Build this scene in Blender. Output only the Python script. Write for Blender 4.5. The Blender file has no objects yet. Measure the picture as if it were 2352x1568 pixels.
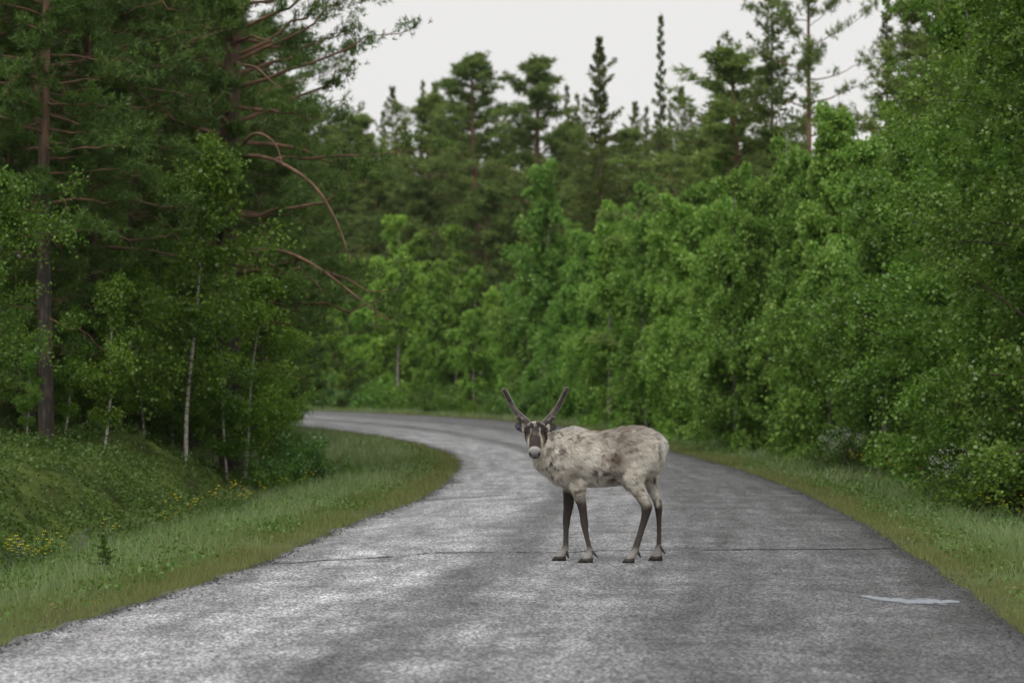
import bpy, math
import numpy as np
from mathutils import Vector

# ------------------------------------------------------------------ camera, world, sun, exposure
SC = bpy.context.scene
COL = SC.collection
CAM_H = 1.6
FPX = 5553.0            # focal length in pixels of a 2352 px wide frame (85 mm on 36 mm)
HZ = 855.0              # horizon row in that frame
cam_d = bpy.data.cameras.new('camera'); cam = bpy.data.objects.new('camera', cam_d); COL.objects.link(cam)
cam.location = (0, 0, CAM_H); cam.rotation_euler = (math.radians(90), 0, 0)
cam_d.lens = 85; cam_d.sensor_width = 36; cam_d.shift_y = (HZ - 784) / 2352
cam_d.clip_start = 0.1; cam_d.clip_end = 3000
cam_d.dof.use_dof = True; cam_d.dof.focus_distance = 19.95; cam_d.dof.aperture_fstop = 2.6
SC.camera = cam

SUN_EL, SUN_AZ = math.radians(62), math.radians(200)
W = bpy.data.worlds.new('World'); SC.world = W; W.use_nodes = True
nt = W.node_tree; nt.nodes.clear()
wo = nt.nodes.new('ShaderNodeOutputWorld'); bg = nt.nodes.new('ShaderNodeBackground')
sky = nt.nodes.new('ShaderNodeTexSky'); sky.sky_type = 'NISHITA'; sky.sun_disc = False
sky.sun_elevation = SUN_EL; sky.sun_rotation = SUN_AZ; sky.dust_density = 6; sky.air_density = 1.0
hs = nt.nodes.new('ShaderNodeHueSaturation'); hs.inputs['Saturation'].default_value = 0.15
mixw = nt.nodes.new('ShaderNodeMix'); mixw.data_type = 'RGBA'; mixw.inputs[0].default_value = 0.95
mixw.inputs[7].default_value = (6.35, 6.3, 6.2, 1)      # even overcast deck
nt.links.new(sky.outputs[0], hs.inputs['Color']); nt.links.new(hs.outputs[0], mixw.inputs[6])
nt.links.new(mixw.outputs[2], bg.inputs[0]); bg.inputs[1].default_value = 0.10
nt.links.new(bg.outputs[0], wo.inputs[0])
sun_d = bpy.data.lights.new('sun', 'SUN'); sun_d.energy = 1.5; sun_d.angle = math.radians(40); sun_d.color = (1.0, 0.985, 0.955)
sun = bpy.data.objects.new('sun', sun_d); COL.objects.link(sun)
sun.rotation_euler = (math.radians(90) - SUN_EL, 0, math.pi - SUN_AZ)   # the lamp stands at compass bearing SUN_AZ
SC.view_settings.view_transform = 'Standard'; SC.view_settings.look = 'None'
SC.view_settings.exposure = 0.45; SC.view_settings.gamma = 1.0; SC.view_settings.use_curve_mapping = False
SC.render.engine = 'CYCLES'
SC.cycles.max_bounces = 6; SC.cycles.diffuse_bounces = 3; SC.cycles.glossy_bounces = 2; SC.cycles.transmission_bounces = 4
SC.cycles.use_denoising = True

# ------------------------------------------------------------------ helpers
def gx(u, d): return (u - 1176.0) / FPX * d
def gz(v, d): return CAM_H - (v - HZ) / FPX * d
def nrm(a): return a / np.maximum(np.linalg.norm(a, axis=-1, keepdims=True), 1e-9)

def build_mesh(name, V, Q=None, T=None, attrs=None, mats=(), smooth=False, qmat=None):
    V = np.asarray(V, np.float32); parts = []; st = []; off = 0
    if Q is not None and len(Q):
        Q = np.asarray(Q, np.int32); parts.append(Q.ravel()); st.append(off + 4 * np.arange(len(Q))); off += 4 * len(Q)
    if T is not None and len(T):
        T = np.asarray(T, np.int32); parts.append(T.ravel()); st.append(off + 3 * np.arange(len(T))); off += 3 * len(T)
    L = np.concatenate(parts); S = np.concatenate(st).astype(np.int32)
    me = bpy.data.meshes.new(name)
    me.vertices.add(len(V)); me.vertices.foreach_set('co', V.ravel())
    me.loops.add(len(L)); me.loops.foreach_set('vertex_index', L)
    me.polygons.add(len(S)); me.polygons.foreach_set('loop_start', S)
    if smooth: me.polygons.foreach_set('use_smooth', np.ones(len(S), bool))
    me.update(calc_edges=True)
    for k, a in (attrs or {}).items():
        a = np.asarray(a, np.float32)
        if a.ndim == 1:
            at = me.attributes.new(k, 'FLOAT', 'POINT'); at.data.foreach_set('value', a)
        else:
            at = me.attributes.new(k, 'FLOAT_COLOR', 'POINT')
            c = np.ones((len(a), 4), np.float32); c[:, :3] = a; at.data.foreach_set('color', c.ravel())
    for m in mats: me.materials.append(m)
    return me

def link(name, data, parent=None, loc=(0, 0, 0), rot=(0, 0, 0), scale=None):
    o = bpy.data.objects.new(name, data); COL.objects.link(o); o.parent = parent
    o.location = loc; o.rotation_euler = rot
    if scale is not None: o.scale = scale
    return o
def tag(o, label=None, cat=None, group=None, kind=None):
    if label: o['label'] = label
    if cat: o['category'] = cat
    if group: o['group'] = group
    if kind: o['kind'] = kind
    return o

def tubes(P, R, sides=6):
    """P (B,N,3) paths, R (B,N) radii -> vertices, quads"""
    B, N, _ = P.shape
    t = nrm(np.gradient(P, axis=1))
    ref = np.zeros_like(t); ref[..., 0] = 1.0
    par = np.abs(t[..., 0]) > 0.8
    ref[par] = (0, 1, 0)
    ref = np.broadcast_to(ref[:, :1], ref.shape)
    a = nrm(np.cross(t, ref)); b = np.cross(t, a)
    an = np.linspace(0, 2 * np.pi, sides, endpoint=False)
    V = P[:, :, None] + R[:, :, None, None] * (np.cos(an)[None, None, :, None] * a[:, :, None] + np.sin(an)[None, None, :, None] * b[:, :, None])
    idx = np.arange(B * N * sides).reshape(B, N, sides)
    q = np.stack([idx[:, :-1], np.roll(idx, -1, 2)[:, :-1], np.roll(idx, -1, 2)[:, 1:], idx[:, 1:]], -1)
    return V.reshape(-1, 3), q.reshape(-1, 4)

class Acc:
    def __init__(s): s.V = []; s.Q = []; s.T = []; s.A = []; s.n = 0
    def add(s, V, Q=None, T=None, a=None):
        s.V.append(V)
        if Q is not None: s.Q.append(np.asarray(Q) + s.n)
        if T is not None: s.T.append(np.asarray(T) + s.n)
        if a is not None: s.A.append(a)
        s.n += len(V)
    def mesh(s, name, mats, smooth=False, attr='rnd'):
        return build_mesh(name, np.concatenate(s.V), np.concatenate(s.Q) if s.Q else None, np.concatenate(s.T) if s.T else None,
                          {attr: np.concatenate(s.A)} if s.A else None, mats, smooth)

def vnoise(p, seed=0):
    """3-D value noise on points (N,3) -> 0..1"""
    p = np.asarray(p, float); i = np.floor(p).astype(np.int64); f = p - i; f = f * f * (3 - 2 * f)
    def h(a, b, c):
        n = (a * 374761393 + b * 668265263 + c * 2147483647 + seed * 1274126177) & 0xffffffff
        n = ((n ^ (n >> 13)) * 1274126177) & 0xffffffff
        n = ((n ^ (n >> 16)) * 2246822519) & 0xffffffff
        return ((n ^ (n >> 15)) & 0xffff) / 65535.0
    r = 0
    for dx in (0, 1):
        for dy in (0, 1):
            for dz in (0, 1):
                w = (f[:, 0] if dx else 1 - f[:, 0]) * (f[:, 1] if dy else 1 - f[:, 1]) * (f[:, 2] if dz else 1 - f[:, 2])
                r = r + w * h(i[:, 0] + dx, i[:, 1] + dy, i[:, 2] + dz)
    return r
def fbm(p, seed=0, o=3):
    r = 0; a = .5; p = np.asarray(p, float)
    for k in range(o): r = r + a * vnoise(p * 2 ** k, seed + k); a *= .5
    return r / (1 - .5 ** o)

# ------------------------------------------------------------------ materials
def newmat(name):
    m = bpy.data.materials.new(name); m.use_nodes = True; m.node_tree.nodes.clear(); return m, m.node_tree
def N(t, typ, **k):
    n = t.nodes.new(typ)
    for a, v in k.items(): setattr(n, a, v)
    return n
def ramp(t, fac, stops):
    r = N(t, 'ShaderNodeValToRGB'); e = r.color_ramp.elements
    while len(e) < len(stops): e.new(0.5)
    for k, (p, c) in enumerate(stops): e[k].position = p; e[k].color = (*c, 1)
    t.links.new(fac, r.inputs[0]); return r.outputs[0]
def leaf_mat(name, cols, trans=0.35, gloss=0.05, rough=0.4, vary=0.2):
    m, t = newmat(name)
    at = N(t, 'ShaderNodeAttribute', attribute_name='rnd'); oi = N(t, 'ShaderNodeObjectInfo')
    c = ramp(t, at.outputs['Fac'], [(k / (len(cols) - 1), x) for k, x in enumerate(cols)])
    hsv = N(t, 'ShaderNodeHueSaturation')
    mp = N(t, 'ShaderNodeMapRange'); mp.inputs[3].default_value = 1 - vary; mp.inputs[4].default_value = 1 + vary
    t.links.new(oi.outputs['Random'], mp.inputs[0]); t.links.new(mp.outputs[0], hsv.inputs['Value'])
    mh = N(t, 'ShaderNodeMapRange'); mh.inputs[3].default_value = .488; mh.inputs[4].default_value = .508
    mm = N(t, 'ShaderNodeMath', operation='FRACT'); ml = N(t, 'ShaderNodeMath', operation='MULTIPLY'); ml.inputs[1].default_value = 7.31
    t.links.new(oi.outputs['Random'], ml.inputs[0]); t.links.new(ml.outputs[0], mm.inputs[0]); t.links.new(mm.outputs[0], mh.inputs[0])
    t.links.new(mh.outputs[0], hsv.inputs['Hue']); t.links.new(c, hsv.inputs['Color'])
    d = N(t, 'ShaderNodeBsdfDiffuse'); tr = N(t, 'ShaderNodeBsdfTranslucent'); g = N(t, 'ShaderNodeBsdfGlossy')
    g.inputs['Roughness'].default_value = rough
    t.links.new(hsv.outputs[0], d.inputs[0]); t.links.new(hsv.outputs[0], tr.inputs[0])
    m1 = N(t, 'ShaderNodeMixShader'); m1.inputs[0].default_value = trans
    m2 = N(t, 'ShaderNodeMixShader'); m2.inputs[0].default_value = gloss
    t.links.new(d.outputs[0], m1.inputs[1]); t.links.new(tr.outputs[0], m1.inputs[2])
    t.links.new(m1.outputs[0], m2.inputs[1]); t.links.new(g.outputs[0], m2.inputs[2])
    o = N(t, 'ShaderNodeOutputMaterial'); t.links.new(m2.outputs[0], o.inputs[0]); return m
def princ(t, rough=.8, spec=.3):
    b = N(t, 'ShaderNodeBsdfPrincipled'); b.inputs['Roughness'].default_value = rough; b.inputs['Specular IOR Level'].default_value = spec
    o = N(t, 'ShaderNodeOutputMaterial'); t.links.new(b.outputs[0], o.inputs[0]); return b
def noise_mat(name, scale, stops, rough=.85, stretch=(1, 1, 1), bump=0.0, detail=4, spec=.3):
    m, t = newmat(name); b = princ(t, rough, spec)
    tc = N(t, 'ShaderNodeTexCoord'); mp = N(t, 'ShaderNodeMapping'); mp.inputs['Scale'].default_value = stretch
    no = N(t, 'ShaderNodeTexNoise'); no.inputs['Scale'].default_value = scale; no.inputs['Detail'].default_value = detail
    t.links.new(tc.outputs['Object'], mp.inputs[0]); t.links.new(mp.outputs[0], no.inputs[0])
    t.links.new(ramp(t, no.outputs[0], stops), b.inputs['Base Color'])
    if bump:
        bp = N(t, 'ShaderNodeBump'); bp.inputs['Strength'].default_value = bump; bp.inputs['Distance'].default_value = .02
        t.links.new(no.outputs[0], bp.inputs['Height']); t.links.new(bp.outputs[0], b.inputs['Normal'])
    return m

M = {}
M['birch_leaf'] = leaf_mat('birch_leaf', [(.072, .16, .018), (.115, .235, .026), (.165, .305, .04), (.26, .41, .085)], .42, .035, .40)
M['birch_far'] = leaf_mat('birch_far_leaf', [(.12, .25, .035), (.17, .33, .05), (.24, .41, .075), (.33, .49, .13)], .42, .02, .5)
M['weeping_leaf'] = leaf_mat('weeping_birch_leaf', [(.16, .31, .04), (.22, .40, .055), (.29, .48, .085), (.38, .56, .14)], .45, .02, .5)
M['shade_leaf'] = leaf_mat('understorey_leaf', [(.06, .14, .012), (.105, .22, .02), (.155, .29, .027), (.26, .40, .055)], .45, .035, .40)
M['willow_leaf'] = leaf_mat('willow_leaf', [(.065, .165, .022), (.10, .235, .034), (.14, .29, .05), (.23, .36, .12)], .4, .05, .4)
M['pine_needle'] = leaf_mat('pine_needle', [(.045, .088, .018), (.075, .135, .024), (.105, .18, .03), (.155, .24, .045)], .22, .03, .45, .15)
M['pine_far'] = leaf_mat('pine_far_needle', [(.095, .15, .042), (.15, .22, .055), (.22, .30, .075), (.32, .40, .11)], .32, .02, .5, .2)  # paler than pine_needle: the distance haze lift is put into the colour
M['spruce_needle'] = leaf_mat('spruce_needle', [(.06, .095, .024), (.10, .145, .03), (.15, .195, .04), (.23, .27, .06)], .28, .02, .5, .2)
M['grass'] = leaf_mat('grass_blade', [(.11, .20, .05), (.16, .25, .08), (.22, .30, .13), (.30, .35, .20)], .35, .03, .5)
M['dry_grass'] = leaf_mat('short_grass', [(.085, .135, .03), (.125, .18, .04), (.16, .20, .055), (.20, .22, .08)], .3, .02, .6)
M['herb'] = leaf_mat('herb_leaf', [(.055, .13, .022), (.08, .17, .03), (.11, .19, .035), (.20, .12, .05)], .35, .03, .5)
M['bilberry'] = leaf_mat('bilberry_leaf', [(.04, .085, .012), (.07, .135, .017), (.10, .175, .027), (.17, .24, .08)], .35, .03, .5)
M['birch_bark'] = noise_mat('birch_bark', 6, [(.35, (.05, .045, .04)), (.48, (.36, .33, .29)), (.8, (.55, .51, .46))], .8, (1, 1, 3.5))
M['grey_bark'] = noise_mat('young_bark', 9, [(.3, (.05, .04, .03)), (.7, (.16, .12, .08))], .85, (1, 1, .4))
M['twig'] = noise_mat('twig_bark', 9, [(.3, (.035, .027, .02)), (.7, (.075, .055, .04))], .85)
# pine bark: grey-brown plates low on the stem, orange flaking bark higher up (height in the stem's own space)
def pine_bark(name, z0, z1):
    m, t = newmat(name); b = princ(t, .9, .2)
    tc = N(t, 'ShaderNodeTexCoord'); sp = N(t, 'ShaderNodeSeparateXYZ'); t.links.new(tc.outputs['Object'], sp.inputs[0])
    mp = N(t, 'ShaderNodeMapping'); mp.inputs['Scale'].default_value = (1, 1, .25); t.links.new(tc.outputs['Object'], mp.inputs[0])
    v = N(t, 'ShaderNodeTexVoronoi'); v.inputs['Scale'].default_value = 16; t.links.new(mp.outputs[0], v.inputs[0])
    no = N(t, 'ShaderNodeTexNoise'); no.inputs['Scale'].default_value = 7; no.inputs['Detail'].default_value = 5; t.links.new(mp.outputs[0], no.inputs[0])
    mr = N(t, 'ShaderNodeMapRange'); mr.inputs[1].default_value = z0; mr.inputs[2].default_value = z1
    t.links.new(sp.outputs[2], mr.inputs[0])
    ad = N(t, 'ShaderNodeMath', operation='ADD'); sb = N(t, 'ShaderNodeMath', operation='MULTIPLY_ADD'); sb.inputs[1].default_value = 1.2; sb.inputs[2].default_value = -.6
    t.links.new(no.outputs[0], sb.inputs[0]); t.links.new(mr.outputs[0], ad.inputs[0]); t.links.new(sb.outputs[0], ad.inputs[1])
    lo = ramp(t, v.outputs[0], [(.05, (.115, .095, .08)), (.55, (.05, .042, .037))])
    hi = ramp(t, no.outputs[0], [(.3, (.12, .07, .048)), (.65, (.27, .165, .11))])
    mx = N(t, 'ShaderNodeMix', data_type='RGBA'); t.links.new(ad.outputs[0], mx.inputs[0]); t.links.new(lo, mx.inputs[6]); t.links.new(hi, mx.inputs[7])
    t.links.new(mx.outputs[2], b.inputs['Base Color'])
    bp = N(t, 'ShaderNodeBump'); bp.inputs['Strength'].default_value = .7; bp.inputs['Distance'].default_value = .02
    t.links.new(v.outputs[0], bp.inputs['Height']); bp.invert = True; t.links.new(bp.outputs[0], b.inputs['Normal'])
    return m
M['pine_bark'] = pine_bark('pine_bark', 3.0, 6.5)
M['pine_bark_tall'] = pine_bark('tall_pine_bark', 3.5, 9)
M['pine_limb'] = noise_mat('pine_limb_bark', 6, [(.3, (.09, .055, .038)), (.7, (.26, .15, .095))], .9)

# ------------------------------------------------------------------ road edges and ground
RY = np.array([-30, 0, 14.1, 19.8, 25.4, 29.6, 37.8, 41.3, 50.8, 58.1, 68.2, 80, 95, 115, 140, 200], float)
RXL = np.array([-9, -4.4, -2.98, -2.18, -1.72, -1.26, -.94, -.93, -1.6, -2.85, -5.3, -9.6, -17, -29, -48, -100], float)
SY = np.array([-30, 0, 15.3, 21.7, 34.2, 49.4, 60, 71.1, 85, 101, 120, 145, 200], float)
SXR = np.array([-2.5, 2.0, 3.18, 3.55, 3.86, 3.24, 2.6, 1.58, -1.7, -7.9, -19, -38, -88], float)
def smooth_interp(xq, x, y):
    # cubic Hermite with finite-difference slopes
    m = np.gradient(y, x); xq = np.asarray(xq, float); i = np.clip(np.searchsorted(x, xq) - 1, 0, len(x) - 2)
    h = x[i + 1] - x[i]; s = np.clip((xq - x[i]) / h, 0, 1)
    return ((1 + 2 * s) * (1 - s) ** 2 * y[i] + s * (1 - s) ** 2 * h * m[i] + s * s * (3 - 2 * s) * y[i + 1] + s * s * (s - 1) * h * m[i + 1])
def edgeL(y): return smooth_interp(y, RY, RXL)
def edgeR(y): return smooth_interp(y, SY, SXR)
def sstep(a, b, x): t = np.clip((x - a) / (b - a), 0, 1); return t * t * (3 - 2 * t)

def ground_z(x, y):
    x = np.asarray(x, float); y = np.asarray(y, float)
    sl = edgeL(y) - x; sr = x - edgeR(y)
    p = np.stack([x, y, np.zeros_like(x)], -1)
    shp = x.shape; n1 = fbm(p.reshape(-1, 3) * .45, 3).reshape(shp) - .5; n2 = fbm(p.reshape(-1, 3) * 2.2, 8).reshape(shp) - .5
    bank = 1 - sstep(33, 41, y)
    zl = -.02 - .12 * sstep(.5, 2.0, sl) - .16 * sstep(1.6, 2.7, sl)
    zl = zl + bank * (.88 * sstep(2.6, 4.3, sl) + .35 * sstep(4.0, 9, sl)) + (1 - bank) * (.25 * sstep(4, 14, sl))
    zl = zl + (n1 * .55 * sstep(2.6, 4, sl) + n2 * (.10 + .22 * sstep(2.6, 3.4, sl)) * sstep(.4, 2.5, sl))
    zr = -.02 - .06 * sstep(.4, 1.5, sr) - .10 * sstep(1.2, 2.6, sr) + .25 * sstep(3.0, 8, sr) + n1 * .3 * sstep(2, 4, sr) + n2 * .07 * sstep(.3, 1.2, sr)
    z = np.where(sl > 0, zl, np.where(sr > 0, zr, -.02))
    inner = np.minimum(-sl, -sr)
    return np.where(inner > 0, -.02 - .14 * sstep(.05, .4, inner), z)

def terrain():
    xs = np.concatenate([-np.geomspace(900, 31, 14), np.arange(-30, -8, 1.0), np.arange(-8, 8, .16), np.arange(8, 30, 1.0), np.geomspace(31, 900, 14)])
    ys = np.concatenate([np.linspace(-60, 8, 8), np.arange(9, 50, .25), np.arange(50, 125, .6), np.geomspace(126, 2200, 22)])
    X, Y = np.meshgrid(xs, ys); Z = ground_z(X, Y)
    V = np.stack([X, Y, Z], -1).reshape(-1, 3)
    n, m = X.shape; i = np.arange(n * m).reshape(n, m)
    Q = np.stack([i[:-1, :-1], i[:-1, 1:], i[1:, 1:], i[1:, :-1]], -1).reshape(-1, 4)
    s = np.maximum(edgeL(Y) - X, X - edgeR(Y)).ravel()
    mt, t = newmat('forest_ground'); b = princ(t, .95, .1)
    tc = N(t, 'ShaderNodeTexCoord'); n1 = N(t, 'ShaderNodeTexNoise'); n1.inputs['Scale'].default_value = 2.2; n1.inputs['Detail'].default_value = 8
    t.links.new(tc.outputs['Object'], n1.inputs[0])
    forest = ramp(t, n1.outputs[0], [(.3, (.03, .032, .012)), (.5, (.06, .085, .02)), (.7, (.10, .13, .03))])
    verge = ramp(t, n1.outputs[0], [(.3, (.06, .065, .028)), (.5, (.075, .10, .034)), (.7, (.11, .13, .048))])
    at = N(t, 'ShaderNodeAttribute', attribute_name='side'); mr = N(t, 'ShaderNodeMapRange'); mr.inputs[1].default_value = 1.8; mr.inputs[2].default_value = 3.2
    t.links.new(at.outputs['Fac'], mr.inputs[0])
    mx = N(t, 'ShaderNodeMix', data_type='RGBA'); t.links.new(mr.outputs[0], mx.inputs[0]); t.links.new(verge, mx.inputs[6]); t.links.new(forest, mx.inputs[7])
    t.links.new(mx.outputs[2], b.inputs['Base Color'])
    bp = N(t, 'ShaderNodeBump'); bp.inputs['Strength'].default_value = .6; bp.inputs['Distance'].default_value = .05
    t.links.new(n1.outputs[0], bp.inputs['Height']); t.links.new(bp.outputs[0], b.inputs['Normal'])
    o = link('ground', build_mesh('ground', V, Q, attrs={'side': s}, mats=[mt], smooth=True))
    tag(o, 'mossy forest ground and verges on both sides of the road', 'ground', kind='structure')
terrain()

def road_z(f): return .03 - .10 * (f - .5) ** 2
def road_mat():
    m, t = newmat('worn_asphalt'); b = princ(t, .62, .28)
    uv = N(t, 'ShaderNodeAttribute', attribute_name='lane'); al = N(t, 'ShaderNodeAttribute', attribute_name='along')
    tc = N(t, 'ShaderNodeTexCoord')
    # broad wear noise wobbling the lateral bands
    nb = N(t, 'ShaderNodeTexNoise'); nb.inputs['Scale'].default_value = .55; nb.inputs['Detail'].default_value = 5; nb.inputs['Roughness'].default_value = .65
    t.links.new(tc.outputs['Object'], nb.inputs[0])
    wob = N(t, 'ShaderNodeMath', operation='MULTIPLY_ADD'); wob.inputs[1].default_value = .08; wob.inputs[2].default_value = -.04
    t.links.new(nb.outputs[0], wob.inputs[0])
    ad = N(t, 'ShaderNodeMath', operation='ADD'); t.links.new(uv.outputs['Fac'], ad.inputs[0]); t.links.new(wob.outputs[0], ad.inputs[1])
    g = lambda a, w=1.0: (a * .97, a * .99 * w, a * 1.045)
    band = ramp(t, ad.outputs[0], [(0, g(.06)), (.02, g(.16)), (.06, g(.25)), (.27, g(.26)), (.35, g(.115)), (.385, g(.12)), (.435, g(.205)), (.57, g(.175)), (.66, g(.095)), (.80, g(.11)), (.93, g(.085)), (.97, g(.06)), (1, g(.03))])
    # mottling: worn patches stretched across the road
    mp = N(t, 'ShaderNodeMapping'); mp.inputs['Scale'].default_value = (1.0, .8, 1); t.links.new(tc.outputs['Object'], mp.inputs[0])
    nm = N(t, 'ShaderNodeTexNoise'); nm.inputs['Scale'].default_value = 1.8; nm.inputs['Detail'].default_value = 9; nm.inputs['Roughness'].default_value = .72
    t.links.new(mp.outputs[0], nm.inputs[0])
    mot = ramp(t, nm.outputs[0], [(.30, (.4, .4, .4)), (.47, (.85, .85, .85)), (.56, (1.1, 1.1, 1.1)), (.70, (1.75, 1.75, 1.75))])
    mul = N(t, 'ShaderNodeMix', data_type='RGBA', blend_type='MULTIPLY'); mul.inputs[0].default_value = .85
    t.links.new(band, mul.inputs[6]); t.links.new(mot, mul.inputs[7])
    cb = N(t, 'ShaderNodeCombineXYZ'); m14 = N(t, 'ShaderNodeMath', operation='MULTIPLY'); m14.inputs[1].default_value = 26; m25 = N(t, 'ShaderNodeMath', operation='MULTIPLY'); m25.inputs[1].default_value = .35
    t.links.new(uv.outputs['Fac'], m14.inputs[0]); t.links.new(al.outputs['Fac'], m25.inputs[0]); t.links.new(m14.outputs[0], cb.inputs[0]); t.links.new(m25.outputs[0], cb.inputs[1])
    ns = N(t, 'ShaderNodeTexNoise'); ns.inputs['Scale'].default_value = 1.0; ns.inputs['Detail'].default_value = 4; t.links.new(cb.outputs[0], ns.inputs[0])
    stk = ramp(t, ns.outputs[0], [(.33, (.66, .66, .66)), (.5, (1, 1, 1)), (.68, (1.35, 1.35, 1.35))])
    mu1 = N(t, 'ShaderNodeMix', data_type='RGBA', blend_type='MULTIPLY'); mu1.inputs[0].default_value = .8; t.links.new(mul.outputs[2], mu1.inputs[6]); t.links.new(stk, mu1.inputs[7]); mul = mu1
    # stone chips
    v = N(t, 'ShaderNodeTexVoronoi'); v.inputs['Scale'].default_value = 68; t.links.new(tc.outputs['Object'], v.inputs[0])
    bw = N(t, 'ShaderNodeRGBToBW'); t.links.new(v.outputs['Color'], bw.inputs[0])
    chip = ramp(t, bw.outputs[0], [(.2, (.22, .22, .23)), (.42, (.64, .64, .64)), (.6, (1.15, 1.13, 1.1)), (.78, (2.5, 2.4, 2.3))])
    mu2 = N(t, 'ShaderNodeMix', data_type='RGBA', blend_type='MULTIPLY'); mu2.inputs[0].default_value = .9
    t.links.new(mul.outputs[2], mu2.inputs[6]); t.links.new(chip, mu2.inputs[7])
    t.links.new(mu2.outputs[2], b.inputs['Base Color'])
    rr = N(t, 'ShaderNodeMapRange'); rr.inputs[3].default_value = .6; rr.inputs[4].default_value = .8; t.links.new(nm.outputs[0], rr.inputs[0]); t.links.new(rr.outputs[0], b.inputs['Roughness'])
    bp = N(t, 'ShaderNodeBump'); bp.inputs['Strength'].default_value = .55; bp.inputs['Distance'].default_value = .006
    t.links.new(v.outputs['Distance'], bp.inputs['Height']); bp.invert = True; t.links.new(bp.outputs[0], b.inputs['Normal'])
    return m
def road():
    ys = np.concatenate([np.arange(-20, 9, 1.0), np.arange(9, 60, .12), np.arange(60, 175, .5)])
    fr = np.concatenate([[-.012, 0, .004], np.linspace(.015, .985, 38), [.996, 1, 1.012]])
    L = edgeL(ys); R = edgeR(ys)
    p = np.stack([np.zeros_like(ys), ys, ys * 0], -1)
    L = L + (fbm(p * 2.2, 21, 4) - .5) * .20 * 1.2; R = R + (fbm(p * 2.2, 31, 4) - .5) * .16
    X = L[:, None] + (R - L)[:, None] * fr[None]; Y = np.repeat(ys[:, None], len(fr), 1)
    Z = np.repeat(road_z(np.clip(fr, 0, 1))[None], len(ys), 0); Z[:, 0] = -.12; Z[:, -1] = -.12
    V = np.stack([X, Y, Z], -1).reshape(-1, 3); n, m = X.shape; i = np.arange(n * m).reshape(n, m)
    Q = np.stack([i[:-1, :-1], i[:-1, 1:], i[1:, 1:], i[1:, :-1]], -1).reshape(-1, 4)
    f = np.repeat(np.clip(fr, 0, 1)[None], n, 0).ravel()
    o = link('road', build_mesh('road', V, Q, attrs={'lane': f, 'along': Y.ravel()}, mats=[road_mat()], smooth=True))
    return tag(o, 'worn grey asphalt road curving left into the forest', 'road', kind='structure')
ROAD = road()

def rz_at(x, y):
    f = (x - edgeL(y)) / (edgeR(y) - edgeL(y)); return road_z(np.clip(f, 0, 1))
def road_strip(name, pts, width, mat, seed, lift=.004, gaps=0.0):
    rg = np.random.default_rng(seed); pts = np.array(pts, float)
    s = np.linspace(0, 1, 160); k = np.linspace(0, 1, len(pts))
    x = np.interp(s, k, pts[:, 0]); y = np.interp(s, k, pts[:, 1])
    q = np.stack([s * 14, s * 0 + seed, s * 0], -1)
    y = y + (fbm(q, 5, 4) - .5) * .22 + rg.normal(0, .012, len(s)); w = width * (.4 + 1.2 * vnoise(q * 3, 9))
    V = np.concatenate([np.stack([x, y - w, rz_at(x, y) + lift], -1), np.stack([x, y + w, rz_at(x, y) + lift], -1)])
    n = len(s); i = np.arange(n - 1); Q = np.stack([i, i + 1, i + 1 + n, i + n], -1)
    if gaps: Q = Q[vnoise(q[:-1] * 2.5, 12) > gaps]
    return link(name, build_mesh(name, V, Q, mats=[mat]), ROAD)
M['tar'] = noise_mat('crack_tar', 30, [(.3, (.018, .018, .02)), (.7, (.05, .05, .05))], .7)
def gp(u, v): d = FPX * CAM_H / (v - HZ); return (gx(u, d), d)
road_strip('crack', [gp(570, 1298), gp(860, 1286), gp(1010, 1275), gp(1230, 1277), gp(1500, 1270), gp(1700, 1268)], .022, M['tar'], 1, gaps=.28)
road_strip('crack', [gp(1680, 1268), gp(1800, 1267), gp(1950, 1264), gp(2060, 1259)], .05, M['tar'], 2)
road_strip('crack', [gp(930, 1153), gp(1040, 1147), gp(1160, 1140)], .035, M['tar'], 3, gaps=.15)
M['pale'] = noise_mat('worn_pale_streak', 40, [(.35, (.12, .12, .12)), (.65, (.3, .3, .31))], .8)
road_strip('worn_streak', [gp(1555, 1142), gp(1700, 1138), gp(1850, 1140)], .06, M['pale'], 5, gaps=.35)
road_strip('worn_streak', [gp(1560, 1263), gp(1700, 1261), gp(1880, 1259)], .05, M['pale'], 6, gaps=.4)
def paint_mark():
    m, t = newmat('worn_white_paint'); b = princ(t, .7, .3); tc = N(t, 'ShaderNodeTexCoord')
    no = N(t, 'ShaderNodeTexNoise'); no.inputs['Scale'].default_value = 60; no.inputs['Detail'].default_value = 4; t.links.new(tc.outputs['Object'], no.inputs[0])
    t.links.new(ramp(t, no.outputs[0], [(.30, (.2, .2, .21)), (.45, (.2, .22, .25)), (.65, (.34, .37, .41))]), b.inputs['Base Color'])
    A_, B_ = np.array(gp(1985, 1374)), np.array(gp(2195, 1384)); rg = np.random.default_rng(4); A = Acc()
    for k in range(240):                                # dabs of paint left in the stone grain
        f = rg.random(); w = .23 * np.sin(np.pi * min(1, f * .9 + .08)) ** .6; c = A_ + (B_ - A_) * f + [0, -.22 * math.sin(np.pi * f ** .7) + rg.normal(0, .42) * w]
        r = rg.uniform(.012, .04); a5 = np.arange(6) * np.pi / 3; q = c[None] + np.stack([np.cos(a5) * 1.5, np.sin(a5)], -1) * r * rg.uniform(.6, 1.2, (6, 1))
        A.add(np.concatenate([q, rz_at(q[:, 0], q[:, 1])[:, None] + .004 + k * 2e-6], 1), np.array([[0, 1, 2, 3], [0, 3, 4, 5]]))
    o = link('paint_mark', A.mesh('paint_mark', [m]), ROAD)
    o['label'] = 'short smeared stroke of white paint across the asphalt'
paint_mark()

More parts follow.
